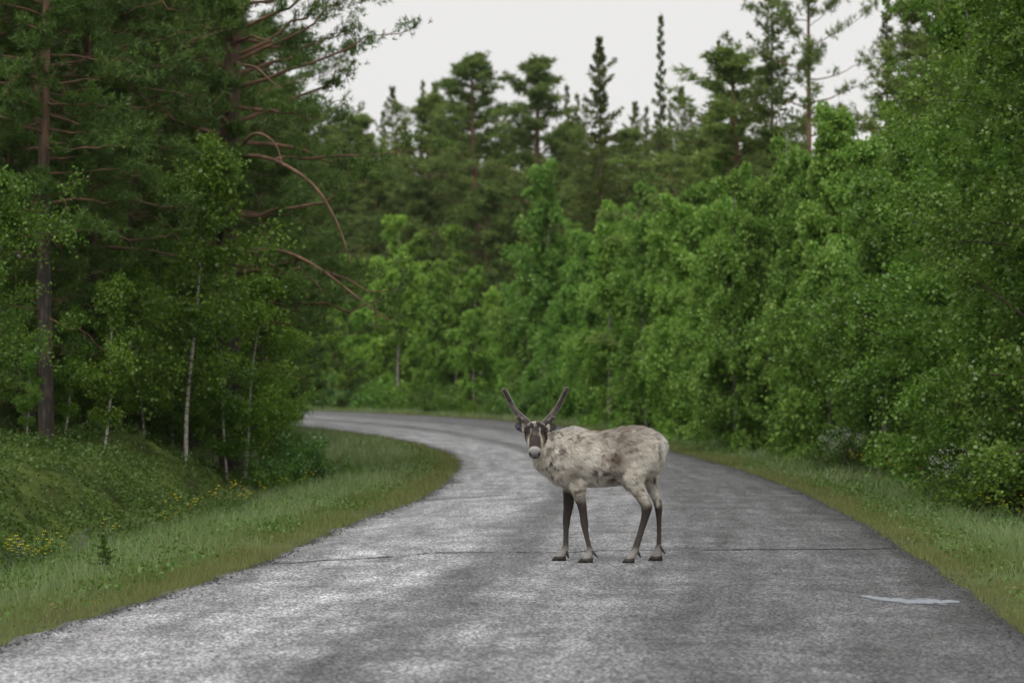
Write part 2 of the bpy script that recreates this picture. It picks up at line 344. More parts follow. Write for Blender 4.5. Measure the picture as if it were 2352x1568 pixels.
# ------------------------------------------------------------------ trees
def leaf_quads(rg, P, size, up=.5, droop=.3, aspect=.42):
    n = len(P)
    nr = nrm(rg.normal(0, 1, (n, 3)) + np.array([0, 0, up]))
    d = rg.normal(0, 1, (n, 3)) + np.array([0, 0, -droop]); d = nrm(d - nr * (d * nr).sum(-1, keepdims=True))
    s = np.cross(nr, d); L = size * rg.uniform(.65, 1.25, (n, 1)); w = L * aspect
    V = np.stack([P, P + d * L * .42 + s * w, P + d * L - nr * L * .12, P + d * L * .42 - s * w], 1).reshape(-1, 3)
    return V, np.arange(4 * n).reshape(n, 4)
def dirs(az, el): return np.stack([np.cos(az) * np.cos(el), np.sin(az) * np.cos(el), np.sin(el)], -1)

def make_birch(seed, H, z0, rad, nl, nt_, nleaf, lsize, r0=.05, lean=.0, bark='birch_bark', leaf='birch_leaf', spread=.10, prof=1.0, stems=1, droop=.9):
    rg = np.random.default_rng(seed); wood = Acc(); limb = Acc(); crown = Acc()
    for st in range(stems):
        h = H * (1 if st == 0 else rg.uniform(.7, .95)); a0 = rg.uniform(0, 6.28); off = 0 if stems == 1 else .12
        s = np.linspace(0, 1, 12); ln = lean if stems == 1 else rg.uniform(.05, .25)
        tp = np.stack([np.cos(a0) * (off + ln * h * s ** 1.4) + .06 * h * .2 * np.sin(s * 7 + seed), np.sin(a0) * (off + ln * h * s ** 1.4) + .03 * np.cos(s * 6 + seed), h * s - .15 * (1 - s)], -1)
        if lean and stems == 1: tp[:, 0] = lean * h * s ** 1.3 + .03 * np.sin(s * 8 + seed); tp[:, 1] = .05 * np.sin(s * 5)
        tr = r0 * (h / H) * (1 - .93 * s) + .004
        v, q = tubes(tp[None], tr[None], 9); wood.add(v, q)
        k = max(6, nl // stems)
        t = z0 / H + (.99 - z0 / H) * rg.uniform(0, 1, k) ** 1.1; az = np.arange(k) * 2.4 + rg.uniform(-.5, .5, k)
        xx = np.clip((t - z0 / H) / (1 - z0 / H), 0, 1); L = rad * ((1 - xx) ** .6 * (.55 + .5 * np.minimum(1, xx * 3.5)) + .16) * rg.uniform(.35, 1.35, k) * prof
        el = rg.uniform(.1, .75, k) + .35 * t; base = np.stack([np.interp(t, s, tp[:, j]) for j in range(3)], -1)
        d = dirs(az, el); ss = np.linspace(0, 1, 7)
        bend = rg.normal(0, .18, (k, 3)); bend[:, 2] -= .28 * droop
        lp = base[:, None] + L[:, None, None] * (ss[None, :, None] * d[:, None] + (ss ** 2)[None, :, None] * bend[:, None])
        lr = (.18 * np.interp(t, s, tr) + .003)[:, None] * (1 - .8 * ss)[None] * 1.6
        v, q = tubes(lp, lr, 5); limb.add(v, q)
        # twigs
        f = rg.uniform(.22, 1, (k, nt_)); fi = f * 6; i0 = np.clip(fi.astype(int), 0, 5); fr = (fi - i0)[..., None]; kk = np.arange(k)[:, None]
        tb = (lp[kk, i0] * (1 - fr) + lp[kk, i0 + 1] * fr).reshape(-1, 3); n2 = len(tb)
        td = nrm(np.repeat(d * [1, 1, .2], nt_, 0) * .7 + rg.normal(0, .65, (n2, 3)) + [0, 0, .12]); tl = rg.uniform(.25, .75, n2) * np.repeat(np.clip(L, .22, 1.6), nt_) * .6
        s4 = np.linspace(0, 1, 5); sag = rg.uniform(.2, .9, n2) * droop
        tw = tb[:, None] + tl[:, None, None] * (s4[None, :, None] * td[:, None] + (s4 ** 2)[None, :, None] * (np.array([0, 0, -1.0]) * sag[:, None])[:, None])
        v, q = tubes(tw[:, ::2], np.repeat((.004 * (1 - .8 * s4[::2]))[None], n2, 0), 3); limb.add(v, q)
        m = max(1, int(nleaf / stems / n2)); g = rg.uniform(.05, 1.02, (n2, m)); gi = np.clip(g * 4, 0, 4); j0 = np.clip(gi.astype(int), 0, 3); gr = (gi - j0)[..., None]; nn = np.arange(n2)[:, None]
        lpnt = (tw[nn, j0] * (1 - gr) + tw[nn, j0 + 1] * gr).reshape(-1, 3) + rg.normal(0, spread * .55, (n2 * m, 3))
        keep = lpnt[:, 2] > .12; lpnt = lpnt[keep]
        v, q = leaf_quads(rg, lpnt, lsize)
        tone = np.repeat(rg.uniform(0, .45, n2), m)[keep]; rn = np.clip(tone + rg.uniform(0, .5, len(lpnt)) + (rg.random(len(lpnt)) > .96) * .3, 0, 1)
        crown.add(v, q, a=np.repeat(rn, 4))
    return {'trunk': wood.mesh('birch_trunk', [M[bark]], True), 'branches': limb.mesh('birch_branches', [M['twig']], True), 'crown': crown.mesh('birch_crown', [M[leaf]])}

def needle_tris(rg, P, A, K, ln, w, cone=.8, stem=.08):
    n = len(P); d = nrm(A[:, None] * .55 + cone * nrm(rg.normal(0, 1, (n, K, 3))))
    b = P[:, None] + A[:, None] * rg.uniform(0, stem, (n, K, 1)); s = nrm(np.cross(d, rg.normal(0, 1, (n, K, 3))))
    L = ln * rg.uniform(.7, 1.2, (n, K, 1))
    V = np.stack([b - s * w, b + s * w, b + d * L], 2).reshape(-1, 3)
    return V, np.arange(n * K * 3).reshape(-1, 3)

def make_pine(seed, H, z0, rad, nl, nt_, ntuft, K, ln, w, r0=.15, dead=0, leaf='pine_needle', bark='pine_bark', round_=.5, lean=0., limb_list=None, low=0.0, spread_=(.06, .06, .035), bare=(), taper=.9, clear=False):
    rg = np.random.default_rng(seed); wood = Acc(); limb = Acc(); crown = Acc()
    s = np.linspace(0, 1, 16)
    tp = np.stack([lean * H * s + .05 * np.sin(s * 6 + seed) * H * .12, .04 * np.cos(s * 5 + seed) * H * .12, H * s - .2 * (1 - s)], -1); tr = r0 * (1 - taper * s ** 1.2) + .01
    v, q = tubes(tp[None], tr[None], 12); wood.add(v, q)
    k = nl; t = z0 / H + (1 - z0 / H) * (np.arange(k) + rg.uniform(0, .8, k)) / k; t = np.clip(t, 0, .985)
    az = np.arange(k) * 2.4 + rg.uniform(-.6, .6, k); tt = (t - z0 / H) / (1 - z0 / H)
    L = rad * (np.minimum(1, (1 - tt) / .75) ** round_ * (.6 + .45 * np.minimum(1, tt * 3)) + .05) * rg.uniform(.4, 1.25, k)
    el = -.25 + .85 * tt + rg.normal(0, .18, k); d = dirs(az, el)
    if limb_list:                                   # (height, azimuth deg, elevation deg, length) of limbs seen in the photograph
        for h_, a_, e_, l_ in limb_list:
            t = np.append(t, h_ / H); L = np.append(L, l_); d = np.append(d, dirs(np.array([math.radians(a_)]), np.array([math.radians(e_)])), 0); k += 1
    if clear: L = np.where((d[:, 1] < -.2) & (np.abs(d[:, 0]) < .85) & (t * H > 4), L * .3, L)
    base = np.stack([np.interp(t, s, tp[:, j]) for j in range(3)], -1); ss = np.linspace(0, 1, 9)
    b1 = rg.normal(0, .16, (k, 3)); b1[:, 2] += .12 - low; wig = rg.normal(0, .035, (k, 9, 3)) * ss[None, :, None]
    lp = base[:, None] + L[:, None, None] * (ss[None, :, None] * d[:, None] + (ss ** 2)[None, :, None] * b1[:, None] + wig)
    lr = (np.interp(t, s, tr) * .25 + .005)[:, None] * (1 - .85 * ss)[None]
    v, q = tubes(lp, lr, 6); limb.add(v, q)
    if dead:                                        # bare dead snags below the crown
        kd = dead; td = rg.uniform(.12, max(.2, z0 / H + .1), kd); ba = np.stack([np.interp(td, s, tp[:, j]) for j in range(3)], -1)
        dd = dirs(rg.uniform(0, 6.28, kd), rg.uniform(-.5, .3, kd)); dl = rg.uniform(.3, 1.0, kd) * rad * .6; sb = rg.normal(0, .3, (kd, 3)); sb[:, 2] -= .2
        dp = ba[:, None] + dl[:, None, None] * (ss[None, :, None] * dd[:, None] + (ss ** 2)[None, :, None] * sb[:, None] + rg.normal(0, .03, (kd, 9, 3)))
        v, q = tubes(dp, (.012 * (1 - .8 * ss))[None] * np.ones((kd, 1)), 5); limb.add(v, q)
    for k_, pts in enumerate(bare):                 # leafless limbs followed point by point
        pts = np.array(pts, float); q_ = np.linspace(0, len(pts) - 1, 14); C_ = np.stack([np.interp(q_, np.arange(len(pts)), pts[:, j]) for j in range(3)], -1)
        C_[1:-1] = (C_[:-2] + 2 * C_[1:-1] + C_[2:]) / 4; nz_ = rg.normal(0, .03, C_.shape); C_[1:-1] += (nz_[:-2] + nz_[1:-1] + nz_[2:])[:] / 3; C_[1:-1] = (C_[:-2] + 2 * C_[1:-1] + C_[2:]) / 4
        v, q = tubes(C_[None], (np.linspace(.036, .007, 14))[None], 8); limb.add(v, q)
    f = rg.uniform(.28, 1, (k, nt_)); f[:, 0] = 1; fi = f * 8; i0 = np.clip(fi.astype(int), 0, 7); fr = (fi - i0)[..., None]; kk = np.arange(k)[:, None]
    tb = (lp[kk, i0] * (1 - fr) + lp[kk, i0 + 1] * fr).reshape(-1, 3); n2 = len(tb)
    td = nrm(np.repeat(d * [1, 1, .3], nt_, 0) * .8 + rg.normal(0, .55, (n2, 3)) * [1, 1, .5] + [0, 0, .12]); tl = rg.uniform(.25, .7, n2) * np.repeat(np.clip(L, .2, 1.8), nt_) * .5
    s4 = np.linspace(0, 1, 5); cur = rg.uniform(0, .45, n2)
    tw = tb[:, None] + tl[:, None, None] * (s4[None, :, None] * td[:, None] + (s4 ** 2)[None, :, None] * (np.array([0, 0, 1.0]) * cur[:, None])[:, None])
    v, q = tubes(tw[:, ::2], np.repeat((.006 * (1 - .7 * s4[::2]))[None], n2, 0), 3); limb.add(v, q)
    m = max(1, ntuft // n2); g = rg.uniform(.15, 1, (n2, m)) ** .7; gi = np.clip(g * 4, 0, 4); j0 = np.clip(gi.astype(int), 0, 3); gr = (gi - j0)[..., None]; nn = np.arange(n2)[:, None]
    P = (tw[nn, j0] * (1 - gr) + tw[nn, j0 + 1] * gr).reshape(-1, 3) + rg.normal(0, 1, (n2 * m, 3)) * spread_
    A = nrm(np.repeat(td, m, 0) * .6 + [0, 0, .55] + rg.normal(0, .4, (len(P), 3)))
    v, T = needle_tris(rg, P, A, K, ln, w)
    tone = np.repeat(rg.uniform(0, .5, n2), m); rn = np.clip(tone + rg.uniform(0, .4, len(P)), 0, 1)
    crown.add(v, T=T, a=np.repeat(rn, K * 3))
    return {'trunk': wood.mesh('pine_trunk', [M[bark]], True), 'branches': limb.mesh('pine_limbs', [M['pine_limb']], True), 'crown': crown.mesh('pine_crown', [M[leaf]])}

def make_spruce(seed, H, rad, nl, per, K, z0=.3, r0=.11, power=.75, nlen=.19, leaf='spruce_needle'):
    rg = np.random.default_rng(seed); wood = Acc(); crown = Acc(); s = np.linspace(0, 1, 12)
    tp = np.stack([.02 * np.sin(s * 9 + seed), .02 * np.cos(s * 7), H * s - .15 * (1 - s)], -1); tr = r0 * (1 - .95 * s) + .006
    v, q = tubes(tp[None], tr[None], 9); wood.add(v, q)
    t = z0 / H + (1 - z0 / H) * (np.arange(nl) + rg.uniform(0, 1, nl)) / nl; t = np.clip(t, 0, .99); az = np.arange(nl) * 2.4 + rg.uniform(-.5, .5, nl)
    gapn = .25 + 1.4 * vnoise(np.stack([t * 22, t * 0 + seed, t * 0], -1), seed)
    L = (rad * np.minimum(1, (1 - t) / power) ** .9 * gapn + .04 * H / 12) * rg.uniform(.5, 1.4, nl); d = dirs(az, -.35 + .9 * t ** 2); ss = np.linspace(0, 1, 6)
    base = np.stack([np.interp(t, s, tp[:, j]) for j in range(3)], -1)
    up = np.zeros((nl, 3)); up[:, 2] = .22
    lp = base[:, None] + L[:, None, None] * (ss[None, :, None] * d[:, None] + (ss ** 2.5)[None, :, None] * up[:, None])
    v, q = tubes(lp, (.02 * (1 - t) + .004)[:, None] * (1 - .8 * ss)[None], 4); wood.add(v, q)
    g = rg.uniform(.08, 1, (nl, per)); gi = g * 5; j0 = np.clip(gi.astype(int), 0, 4); gr = (gi - j0)[..., None]; nn = np.arange(nl)[:, None]
    side = np.stack([-d[:, 1], d[:, 0], d[:, 2] * 0], -1); off = rg.normal(0, .15, (nl, per, 1)) * (L[:, None, None] * (1 - g[..., None] * .6))
    P = lp[nn, j0] * (1 - gr) + lp[nn, j0 + 1] * gr + side[:, None] * off; P[..., 2] -= np.abs(off[..., 0]) * .35 + rg.uniform(0, .12 * H / 12, (nl, per))
    A = nrm(np.repeat(d, per, 0) * .7 + np.sign(off).reshape(-1, 1) * np.repeat(side, per, 0) * .5 + rg.normal(0, .3, (nl * per, 3)) + [0, 0, -.35])
    v, T = needle_tris(rg, P.reshape(-1, 3), A, K, (nlen * (1.1 - .88 * np.repeat(t, per)))[:, None, None], nlen * .11, .55, .1 * nlen / .19)
    rn = np.clip(np.repeat(rg.uniform(0, .5, nl), per) + rg.uniform(0, .45, nl * per), 0, 1)
    crown.add(v, T=T, a=np.repeat(rn, K * 3))
    return {'trunk': wood.mesh('spruce_trunk', [M['grey_bark']], True), 'crown': crown.mesh('spruce_crown', [M[leaf]])}

def make_bush(seed, H, rad, nstem, nleaf, lsize, leaf='willow_leaf'):
    rg = np.random.default_rng(seed); wood = Acc(); crown = Acc()
    az = rg.uniform(0, 6.28, nstem); el = rg.uniform(.5, 1.35, nstem); L = H * rg.uniform(.6, 1.1, nstem); ss = np.linspace(0, 1, 6); d = dirs(az, el) * [rad / H * 1.3, rad / H * 1.3, 1]
    b = rg.normal(0, .12, (nstem, 3)); b[:, 2] -= .12
    lp = rg.normal(0, .06, (nstem, 1, 3)) * [1, 1, 0] + L[:, None, None] * (ss[None, :, None] * d[:, None] + (ss ** 2)[None, :, None] * b[:, None]); lp[:, 0, 2] = -.1
    v, q = tubes(lp, np.repeat((.012 * (1 - .85 * ss))[None], nstem, 0), 5); wood.add(v, q)
    nt_ = 9; f = rg.uniform(.2, 1, (nstem, nt_)); fi = f * 5; i0 = np.clip(fi.astype(int), 0, 4); fr = (fi - i0)[..., None]; kk = np.arange(nstem)[:, None]
    tb = (lp[kk, i0] * (1 - fr) + lp[kk, i0 + 1] * fr).reshape(-1, 3); n2 = len(tb); td = nrm(rg.normal(0, 1, (n2, 3)) + [0, 0, .5]); tl = rg.uniform(.1, .35, n2) * H * .6
    s4 = np.linspace(0, 1, 4); tw = tb[:, None] + tl[:, None, None] * s4[None, :, None] * td[:, None]
    v, q = tubes(tw, np.repeat((.004 * (1 - .7 * s4))[None], n2, 0), 3); wood.add(v, q)
    m = max(1, nleaf // n2); g = rg.uniform(.05, 1, (n2, m, 1)); P = (tw[:, None, 0] * (1 - g) + tw[:, None, -1] * g).reshape(-1, 3) + rg.normal(0, .05, (n2 * m, 3))
    P = P[P[:, 2] > .02]; v, q = leaf_quads(rg, P, lsize, .7, .1, .32)
    crown.add(v, q, a=np.repeat(np.clip(rg.uniform(0, .75, len(P)) + (rg.random(len(P)) > .93) * .4, 0, 1), 4))
    return {'stems': wood.mesh('bush_stems', [M['twig']], True), 'crown': crown.mesh('bush_foliage', [M[leaf]])}

def plant(kind, proto, x, y, label, cat, group=None, sc=1.0, sz=None, rot=None, dz=0.0, tilt=(0, 0)):
    rg = np.random.default_rng(int(abs(x * 1000) + y * 77) % 99991)
    e = link(kind, None, None, (x, y, float(ground_z(x, y)) + dz), (tilt[0], tilt[1], rg.uniform(0, 6.28) if rot is None else rot), (sc, sc, sz if sz else sc))
    e.empty_display_size = .3
    for k, me in proto.items(): link(k, me, e)
    return tag(e, label, cat, group)
def at(kind, proto, Hp, u, d, vtop, label, cat, group=None, wide=1.0, rot=None, tilt=(0, 0)):
    """stand a tree at picture column u and distance d, scaled so that its top reaches row vtop"""
    x = gx(u, d); z0 = float(ground_z(x, d)); h = gz(vtop, d) - z0; s = h / Hp
    return plant(kind, proto, x, d, label, cat, group, s * wide, s, rot, 0, tilt)

# prototypes
NB = [make_birch(11, 8, .25, 1.8, 120, 14, 98000, .057, .07), make_birch(12, 8, .2, 1.9, 120, 14, 98000, .057, .07), make_birch(13, 5.5, .15, 1.5, 90, 13, 64000, .058, .05)]
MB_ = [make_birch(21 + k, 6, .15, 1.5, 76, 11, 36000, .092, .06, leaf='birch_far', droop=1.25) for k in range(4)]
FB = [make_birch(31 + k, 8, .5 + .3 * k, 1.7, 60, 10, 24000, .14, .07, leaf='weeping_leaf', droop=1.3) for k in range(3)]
UB = [make_birch(41, 4, .8, 1.3, 44, 10, 17000, .05, .026, .06, leaf='shade_leaf', spread=.12, droop=.7), make_birch(44, 4, .7, 1.35, 44, 10, 17000, .05, .026, .10, leaf='shade_leaf', spread=.12, droop=.7),
      make_birch(43, 3, .7, .75, 24, 8, 9000, .054, .022, .08, leaf='shade_leaf')]
NP = [make_pine(51, 11, 3.4, 2.1, 84, 10, 13500, 10, .10, .0076, .12, 10, low=.12), make_pine(52, 10, .9, 2.4, 96, 10, 15500, 9, .108, .0084, .13, 6, low=.16)]
HERO = make_pine(53, 11, 3.2, 2.2, 62, 11, 13000, 11, .092, .0062, .19, 10, taper=.72, clear=True, bark='pine_bark_tall', low=.08,
                 limb_list=[(3.4, -8, -2, 2.2), (3.9, -20, -25, 2.1), (3.1, 10, -12, 2.3), (4.6, -60, 5, 1.9), (5.6, 20, 15, 2.2), (6.1, -15, 18, 2.2), (2.9, -25, -20, 2.0), (3.5, 25, -10, 2.0), (4.2, 0, 0, 1.9), (5.0, 5, 5, 2.1), (6.6, 10, 20, 2.3), (7, -20, 10, 2.2)],
                 bare=[[(0, 0, 5.45), (-.22, -.5, 5.72), (-.6, -.9, 5.85), (-1.1, -1.2, 5.9)], [(0, 0, 5.0), (.35, -.5, 5.3), (.6, -.9, 5.25), (.85, -1.0, 5.0), (.9, -1.1, 4.75)], [(0, 0, 3.4), (.6, -.7, 3.6), (1.2, -1.2, 3.45), (1.9, -1.4, 2.9), (2.5, -1.4, 2.45)],
                       [(0, 0, 5.0), (.6, -.8, 4.95), (1.25, -1.3, 4.6), (1.6, -1.4, 4.2), (1.85, -1.4, 3.6), (1.92, -1.4, 3.3)], [(0, 0, 6.7), (.35, -.5, 6.75), (.7, -1, 6.6)], [(0, 0, 6.4), (.4, -.6, 6.3), (.85, -1.1, 5.9)], [(0, 0, 2.9), (-.5, -.7, 3.4), (-.9, -1, 4.0)], [(.05, 0, 7.3), (-.35, -.8, 7.7), (-.9, -1.2, 7.9)]])
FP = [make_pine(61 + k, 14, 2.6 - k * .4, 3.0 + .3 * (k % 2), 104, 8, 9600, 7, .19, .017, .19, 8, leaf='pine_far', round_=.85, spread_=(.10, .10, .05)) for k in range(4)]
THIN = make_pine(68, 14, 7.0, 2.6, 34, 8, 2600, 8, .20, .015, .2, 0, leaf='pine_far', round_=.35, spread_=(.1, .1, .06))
SP = [make_spruce(71, 12, 1.25, 130, 50, 5, .5, .11, .45, .19), make_spruce(72, 12, .8, 110, 42, 5, .5, .10, .45, .16), make_spruce(73, 12, 1.75, 140, 60, 5, .4, .12, .5, .2)]
BU = [make_bush(81, 1.5, 1.0, 34, 9000, .065), make_bush(82, 1.3, 1.0, 34, 9000, .06, 'birch_leaf'), make_bush(83, .9, .8, 24, 6000, .055, 'shade_leaf')]

# --- right-hand wall of birches, near to far (u, distance, top row, prototype list, index)
G = 'birches walling the right verge'
at('birch_tree', NB[0], 8, 2235, 35, -200, 'tall leafy birch with dark branches rising above the white blossoms', 'birch', G, .9)
at('birch_tree', NB[1], 8, 2470, 27.5, -420, 'tall dense birch at the verge with pink and yellow flowers', 'birch', G)
at('birch_tree', NB[1], 8, 2350, 31, -300, 'large birch with spreading crown between the two tall dense birches', 'birch', G)
for u, d, vt, lb in ((2130, 38, 330, 'bushy dark green birch leaning out between the narrow spruce and the tallest birches'), (2420, 29.5, 300, 'bushy dark birch crowded under the tall dense birch by the pink flowers'),
                     (2030, 40, 420, 'bushy dark birch standing over the farther white-blossomed bush'), (2290, 34, 250, 'bushy dark birch behind the nearer white-blossomed bush')):
    at('birch_tree', NB[2], 5.5, u, d, vt, lb, 'birch', G, 1.1)
HEDGE = {1985: 'mid green birch beside the farther white-blossomed bush, first of the hedge-like row', 1900: 'tall mid green birch below the thin-crowned orange-stemmed pine', 1860: 'low mid green birch just in front of the tall one below the orange-stemmed pine',
         1770: 'mid green birch on the verge side of the slender birch', 1720: 'low birch tucked at the foot of the slender birch', 1640: 'first birch past the slender birch towards the bend', 1560: 'second birch past the slender birch towards the bend',
         1480: 'third birch past the slender birch towards the bend', 1400: 'fourth birch past the slender birch towards the bend', 1340: 'fifth birch past the slender birch, near the bend', 1300: 'last small birch of the hedge-like row, by the rounded birch at the bend',
         1810: 'pale-topped birch rising behind the hedge next to the olive-green spruce'}
for u, d, vt, k in ((1985, 42, 370, 0), (1900, 44, 300, 1), (1860, 46, 420, 2), (1770, 50, 430, 3), (1720, 53, 560, 0), (1640, 56, 520, 1), (1560, 60, 500, 2), (1480, 66, 520, 3),
                    (1400, 72, 510, 0), (1340, 78, 580, 1), (1300, 82, 640, 2), (1810, 52, 340, 3), (1430, 75, 600, 1), (1600, 63, 470, 0), (1530, 68, 560, 3)):
    at('birch_tree', MB_[k], 6, u, d, vt - 35, HEDGE.get(u, 'mid green young birch filling the hedge-like row along the outside of the bend'), 'birch', G, .78)
at('birch_tree', MB_[2], 6, 1685, 50, 398, 'slender birch standing up in front of the broad dark pine', 'birch', G, .75)
at('birch_tree', MB_[1], 6, 1255, 88, 392, 'tall drooping birch in front of the pines where the road bends', 'birch', G, .8)
at('birch_tree', MB_[0], 6, 1215, 92, 600, 'rounded birch at the outer edge of the road bend', 'birch', G)
for u, d, vt, k in ((1930, 52, 350, 1), (1830, 58, 400, 0), (1700, 64, 450, 3), (1620, 70, 430, 2), (1500, 78, 480, 1), (1440, 84, 520, 0), (1370, 90, 540, 3), (2080, 44, 300, 2), (1310, 94, 560, 1)):
    at('birch_tree', MB_[k], 6, u, d, vt - 40, 'birch of the second row, behind the hedge-like birches outside the bend', 'birch', G, .75)
G = 'pale birches across the bend'
for k, (u, d, vt) in enumerate(((765, 108, 650), (800, 112, 590), (860, 110, 640), (915, 108, 498), (960, 113, 540), (1000, 106, 640), (1045, 110, 520), (1090, 104, 620), (1130, 106, 660), (1170, 100, 700), (730, 118, 620), (690, 122, 640))):
    at('birch_tree', FB[k % 3], 8, u, d, vt, {915: 'brightest and tallest yellow-green birch on the far side of the bend', 1045: 'tall light green birch next to the brightest birch across the bend'}.get(u, 'light green weeping birch with pale stem on the far side of the bend'), 'birch', G)
G = 'tall conifers behind the birches'
pines = [(820, 128, 268, 0), (1090, 118, 138, 1), (1240, 112, 138, 2), (985, 130, 225, 3), (1150, 135, 330, 0), (905, 138, 360, 1), (1030, 125, 290, 2), (760, 135, 300, 3), (1320, 125, 290, 1), (1440, 120, 300, 0), (1190, 128, 400, 3), (1280, 118, 380, 2), (700, 130, 250, 1), (640, 125, 180, 0), (860, 120, 400, 2), (1120, 112, 420, 0), (960, 118, 420, 3)]
for u, d, vt, k in pines:
    at('pine_tree', FP[k], 14, u, d, vt, {1090: 'tallest open-crowned pine on the skyline beyond the bend, left of a gap of sky', 1240: 'tall loose-crowned pine on the skyline behind the tall drooping birch', 820: 'short flat-topped pine next to the lone pointed spruce', 985: 'pine with thin spruce spires beside its top'}.get(u, 'open-crowned pine in the forest beyond the bend'), 'pine', G, 1.3)
at('pine_tree', FP[3], 14, 1690, 70, 125, 'broad dark pine rising behind the slender birch', 'pine', G, 1.6)
at('pine_tree', THIN, 14, 1855, 66, -60, 'tall thin-crowned pine with bare orange trunk above the birches', 'pine', G, .8)
for u, d, vt, k in ((1590, 90, 330, 1), (1780, 85, 300, 2), (1950, 75, 350, 0), (2095, 62, 190, 3), (2160, 55, -60, 1), (1480, 95, 380, 3), (1380, 100, 340, 0), (1640, 82, 260, 2), (2250, 48, -100, 2)):
    at('pine_tree', FP[k], 14, u, d, vt, 'pine showing above the birch row on the outside of the bend', 'pine', G, 1.3)
G = 'spruces against the sky'
at('spruce_tree', SP[2], 12, 1378, 92, 80, 'dark tapering spruce with a broad skirt and pointed tip', 'spruce', G, .9)
at('spruce_tree', SP[1], 12, 1517, 86, 28, 'tall needle-thin spruce standing clear against the sky', 'spruce', G, .75)
at('spruce_tree', SP[0], 12, 1772, 68, -60, 'dense olive-green spruce beside the thin-crowned pine', 'spruce', G, .9)
at('spruce_tree', SP[1], 12, 2036, 60, -20, 'narrow spruce framed by the big leafy birch', 'spruce', G, 1.0)
at('spruce_tree', SP[1], 12, 1650, 84, 85, 'spruce with a bare spindly tip behind the broad pine', 'spruce', G, .6)
at('spruce_tree', SP[0], 12, 900, 135, 195, 'lone pointed spruce next to the big reddish pine branches', 'spruce', G, .8)
for u, d, vt, k in ((880, 150, 250, 1), (928, 150, 275, 0), (972, 155, 180, 1), (1000, 150, 185, 0), (1302, 150, 190, 1), (1325, 150, 210, 1), (1460, 140, 230, 0), (1485, 145, 240, 1), (1565, 120, 195, 0), (1590, 120, 250, 1), (1540, 125, 230, 1), (1160, 150, 230, 1), (1210, 150, 250, 0)):
    at('spruce_tree', SP[k], 12, u, d, vt, 'small distant spruce spire on the tree line', 'spruce', G, .8)

G = 'distant pines closing the view'
rf = np.random.default_rng(66)
for k, u in enumerate(range(560, 2250, 74)):
    at('pine_tree', FP[k % 4], 14, u + float(rf.uniform(-20, 20)), float(rf.uniform(150, 190)), float(rf.uniform(310, 430)), 'distant pine in the forest far beyond the bend', 'pine', G, 1.2)
# --- left-hand forest
at('pine_tree', HERO, 11, 532, 38, -545, 'big reddish-barked pine with crooked drooping limbs reaching over the road', 'pine', rot=0.0)
at('pine_tree', NP[0], 11, 105, 32, -560, 'straight grey pine trunk with dark crown rooted on the mossy bank', 'pine', tilt=(0, -.012))
at('pine_tree', NP[0], 11, 78, 36, -500, 'orange-barked pine right behind the straight grey pine on the bank', 'pine')
G = 'dark pines of the left forest'
for u, d, vt, k, w in ((20, 38, -300, 1, 1), (200, 37, -350, 1, 1), (300, 41, -300, 1, 1), (-60, 33, -400, 1, 1), (390, 46, -200, 1, 1), (600, 43, 330, 1, .8), (120, 48, -150, 1, 1.1), (250, 55, -120, 1, 1.2), (450, 60, -100, 1, 1.2), (560, 66, 60, 1, 1.2),
                       (600, 62, 250, 1, 1.0), (340, 75, 0, 1, 1.3), (60, 65, -100, 1, 1.3), (480, 72, 50, 1, 1.2), (160, 42, -250, 1, 1), (420, 52, -150, 1, 1.1)):
    at('pine_tree', NP[k], 10, u, d, vt, 'dark pine standing deep in the shaded forest behind the bank', 'pine', G, w)
G = 'slender birches under the pines'
at('birch_tree', UB[0], 4, 430, 34.5, 345, 'bright leafy young birch reaching up in front of the big reddish pine', 'birch', rot=.3)
at('birch_tree', UB[1], 4, 0, 29, 400, 'leafy birch sapling beside the straight grey pine trunk', 'birch', rot=2.0)
at('birch_tree', UB[2], 3, 240, 31.5, 655, 'small yellowish-green birch sapling with arching twigs on the bank', 'birch', rot=0)
at('birch_tree', UB[1], 4, 560, 37, 640, 'thin pale leaning birch at the foot of the big reddish pine', 'birch', rot=.2)
for u, d, vt, k in ((600, 43, 640, 0), (520, 36, 720, 2), (330, 36, 620, 0), (300, 39, 560, 1), (150, 33, 720, 2), (490, 39, 640, 1), (600, 45, 700, 1), (615, 48, 760, 0), (390, 40, 560, 0), (-10, 33, 600, 0), (200, 37, 640, 1), (575, 46, 620, 0), (60, 31, 820, 2), (250, 42, 560, 0), (60, 44, 600, 1), (610, 56, 700, 1),
                    (120, 37, 700, 0), (440, 44, 700, 1), (320, 45, 740, 0), (180, 46, 720, 1), (20, 39, 760, 0), (530, 48, 740, 0)):
    at('birch_tree', UB[k], 4 if k < 2 else 3, u, d, vt, 'slim understorey birch with pale stem beneath the pines', 'birch', G)
G = 'low bushes along the forest edge'
rb = np.random.default_rng(5)
for u, v in ((610, 1105), (650, 1100), (680, 1085), (690, 1062), (630, 1075), (600, 1085), (650, 1050), (640, 1030), (700, 1098), (660, 1075)):
    d = FPX * CAM_H / (v - HZ); plant('bush', BU[int(rb.integers(0, 3))], gx(u, d), d, 'low green bush at the edge of the trees inside the bend', 'bush', G, float(rb.uniform(.45, .7)))
for u, v, q in ((835, 1090, .32), (800, 1080, .28), (770, 1060, .35)):
    d = FPX * CAM_H / (v - HZ); plant('bush', BU[2], gx(u, d), d, 'small dark shrub in the open grass inside the bend', 'bush', G, q)
for yy in np.arange(24, 84, 2.1):
    x = float(edgeR(yy)) + 2.75 + .25 * math.sin(yy * 1.7)
    plant('bush', BU[int(rb.integers(0, 3))], x, float(yy), 'low bush at the foot of the birch wall beside the open verge', 'bush', G, float(rb.uniform(.5, .85)))
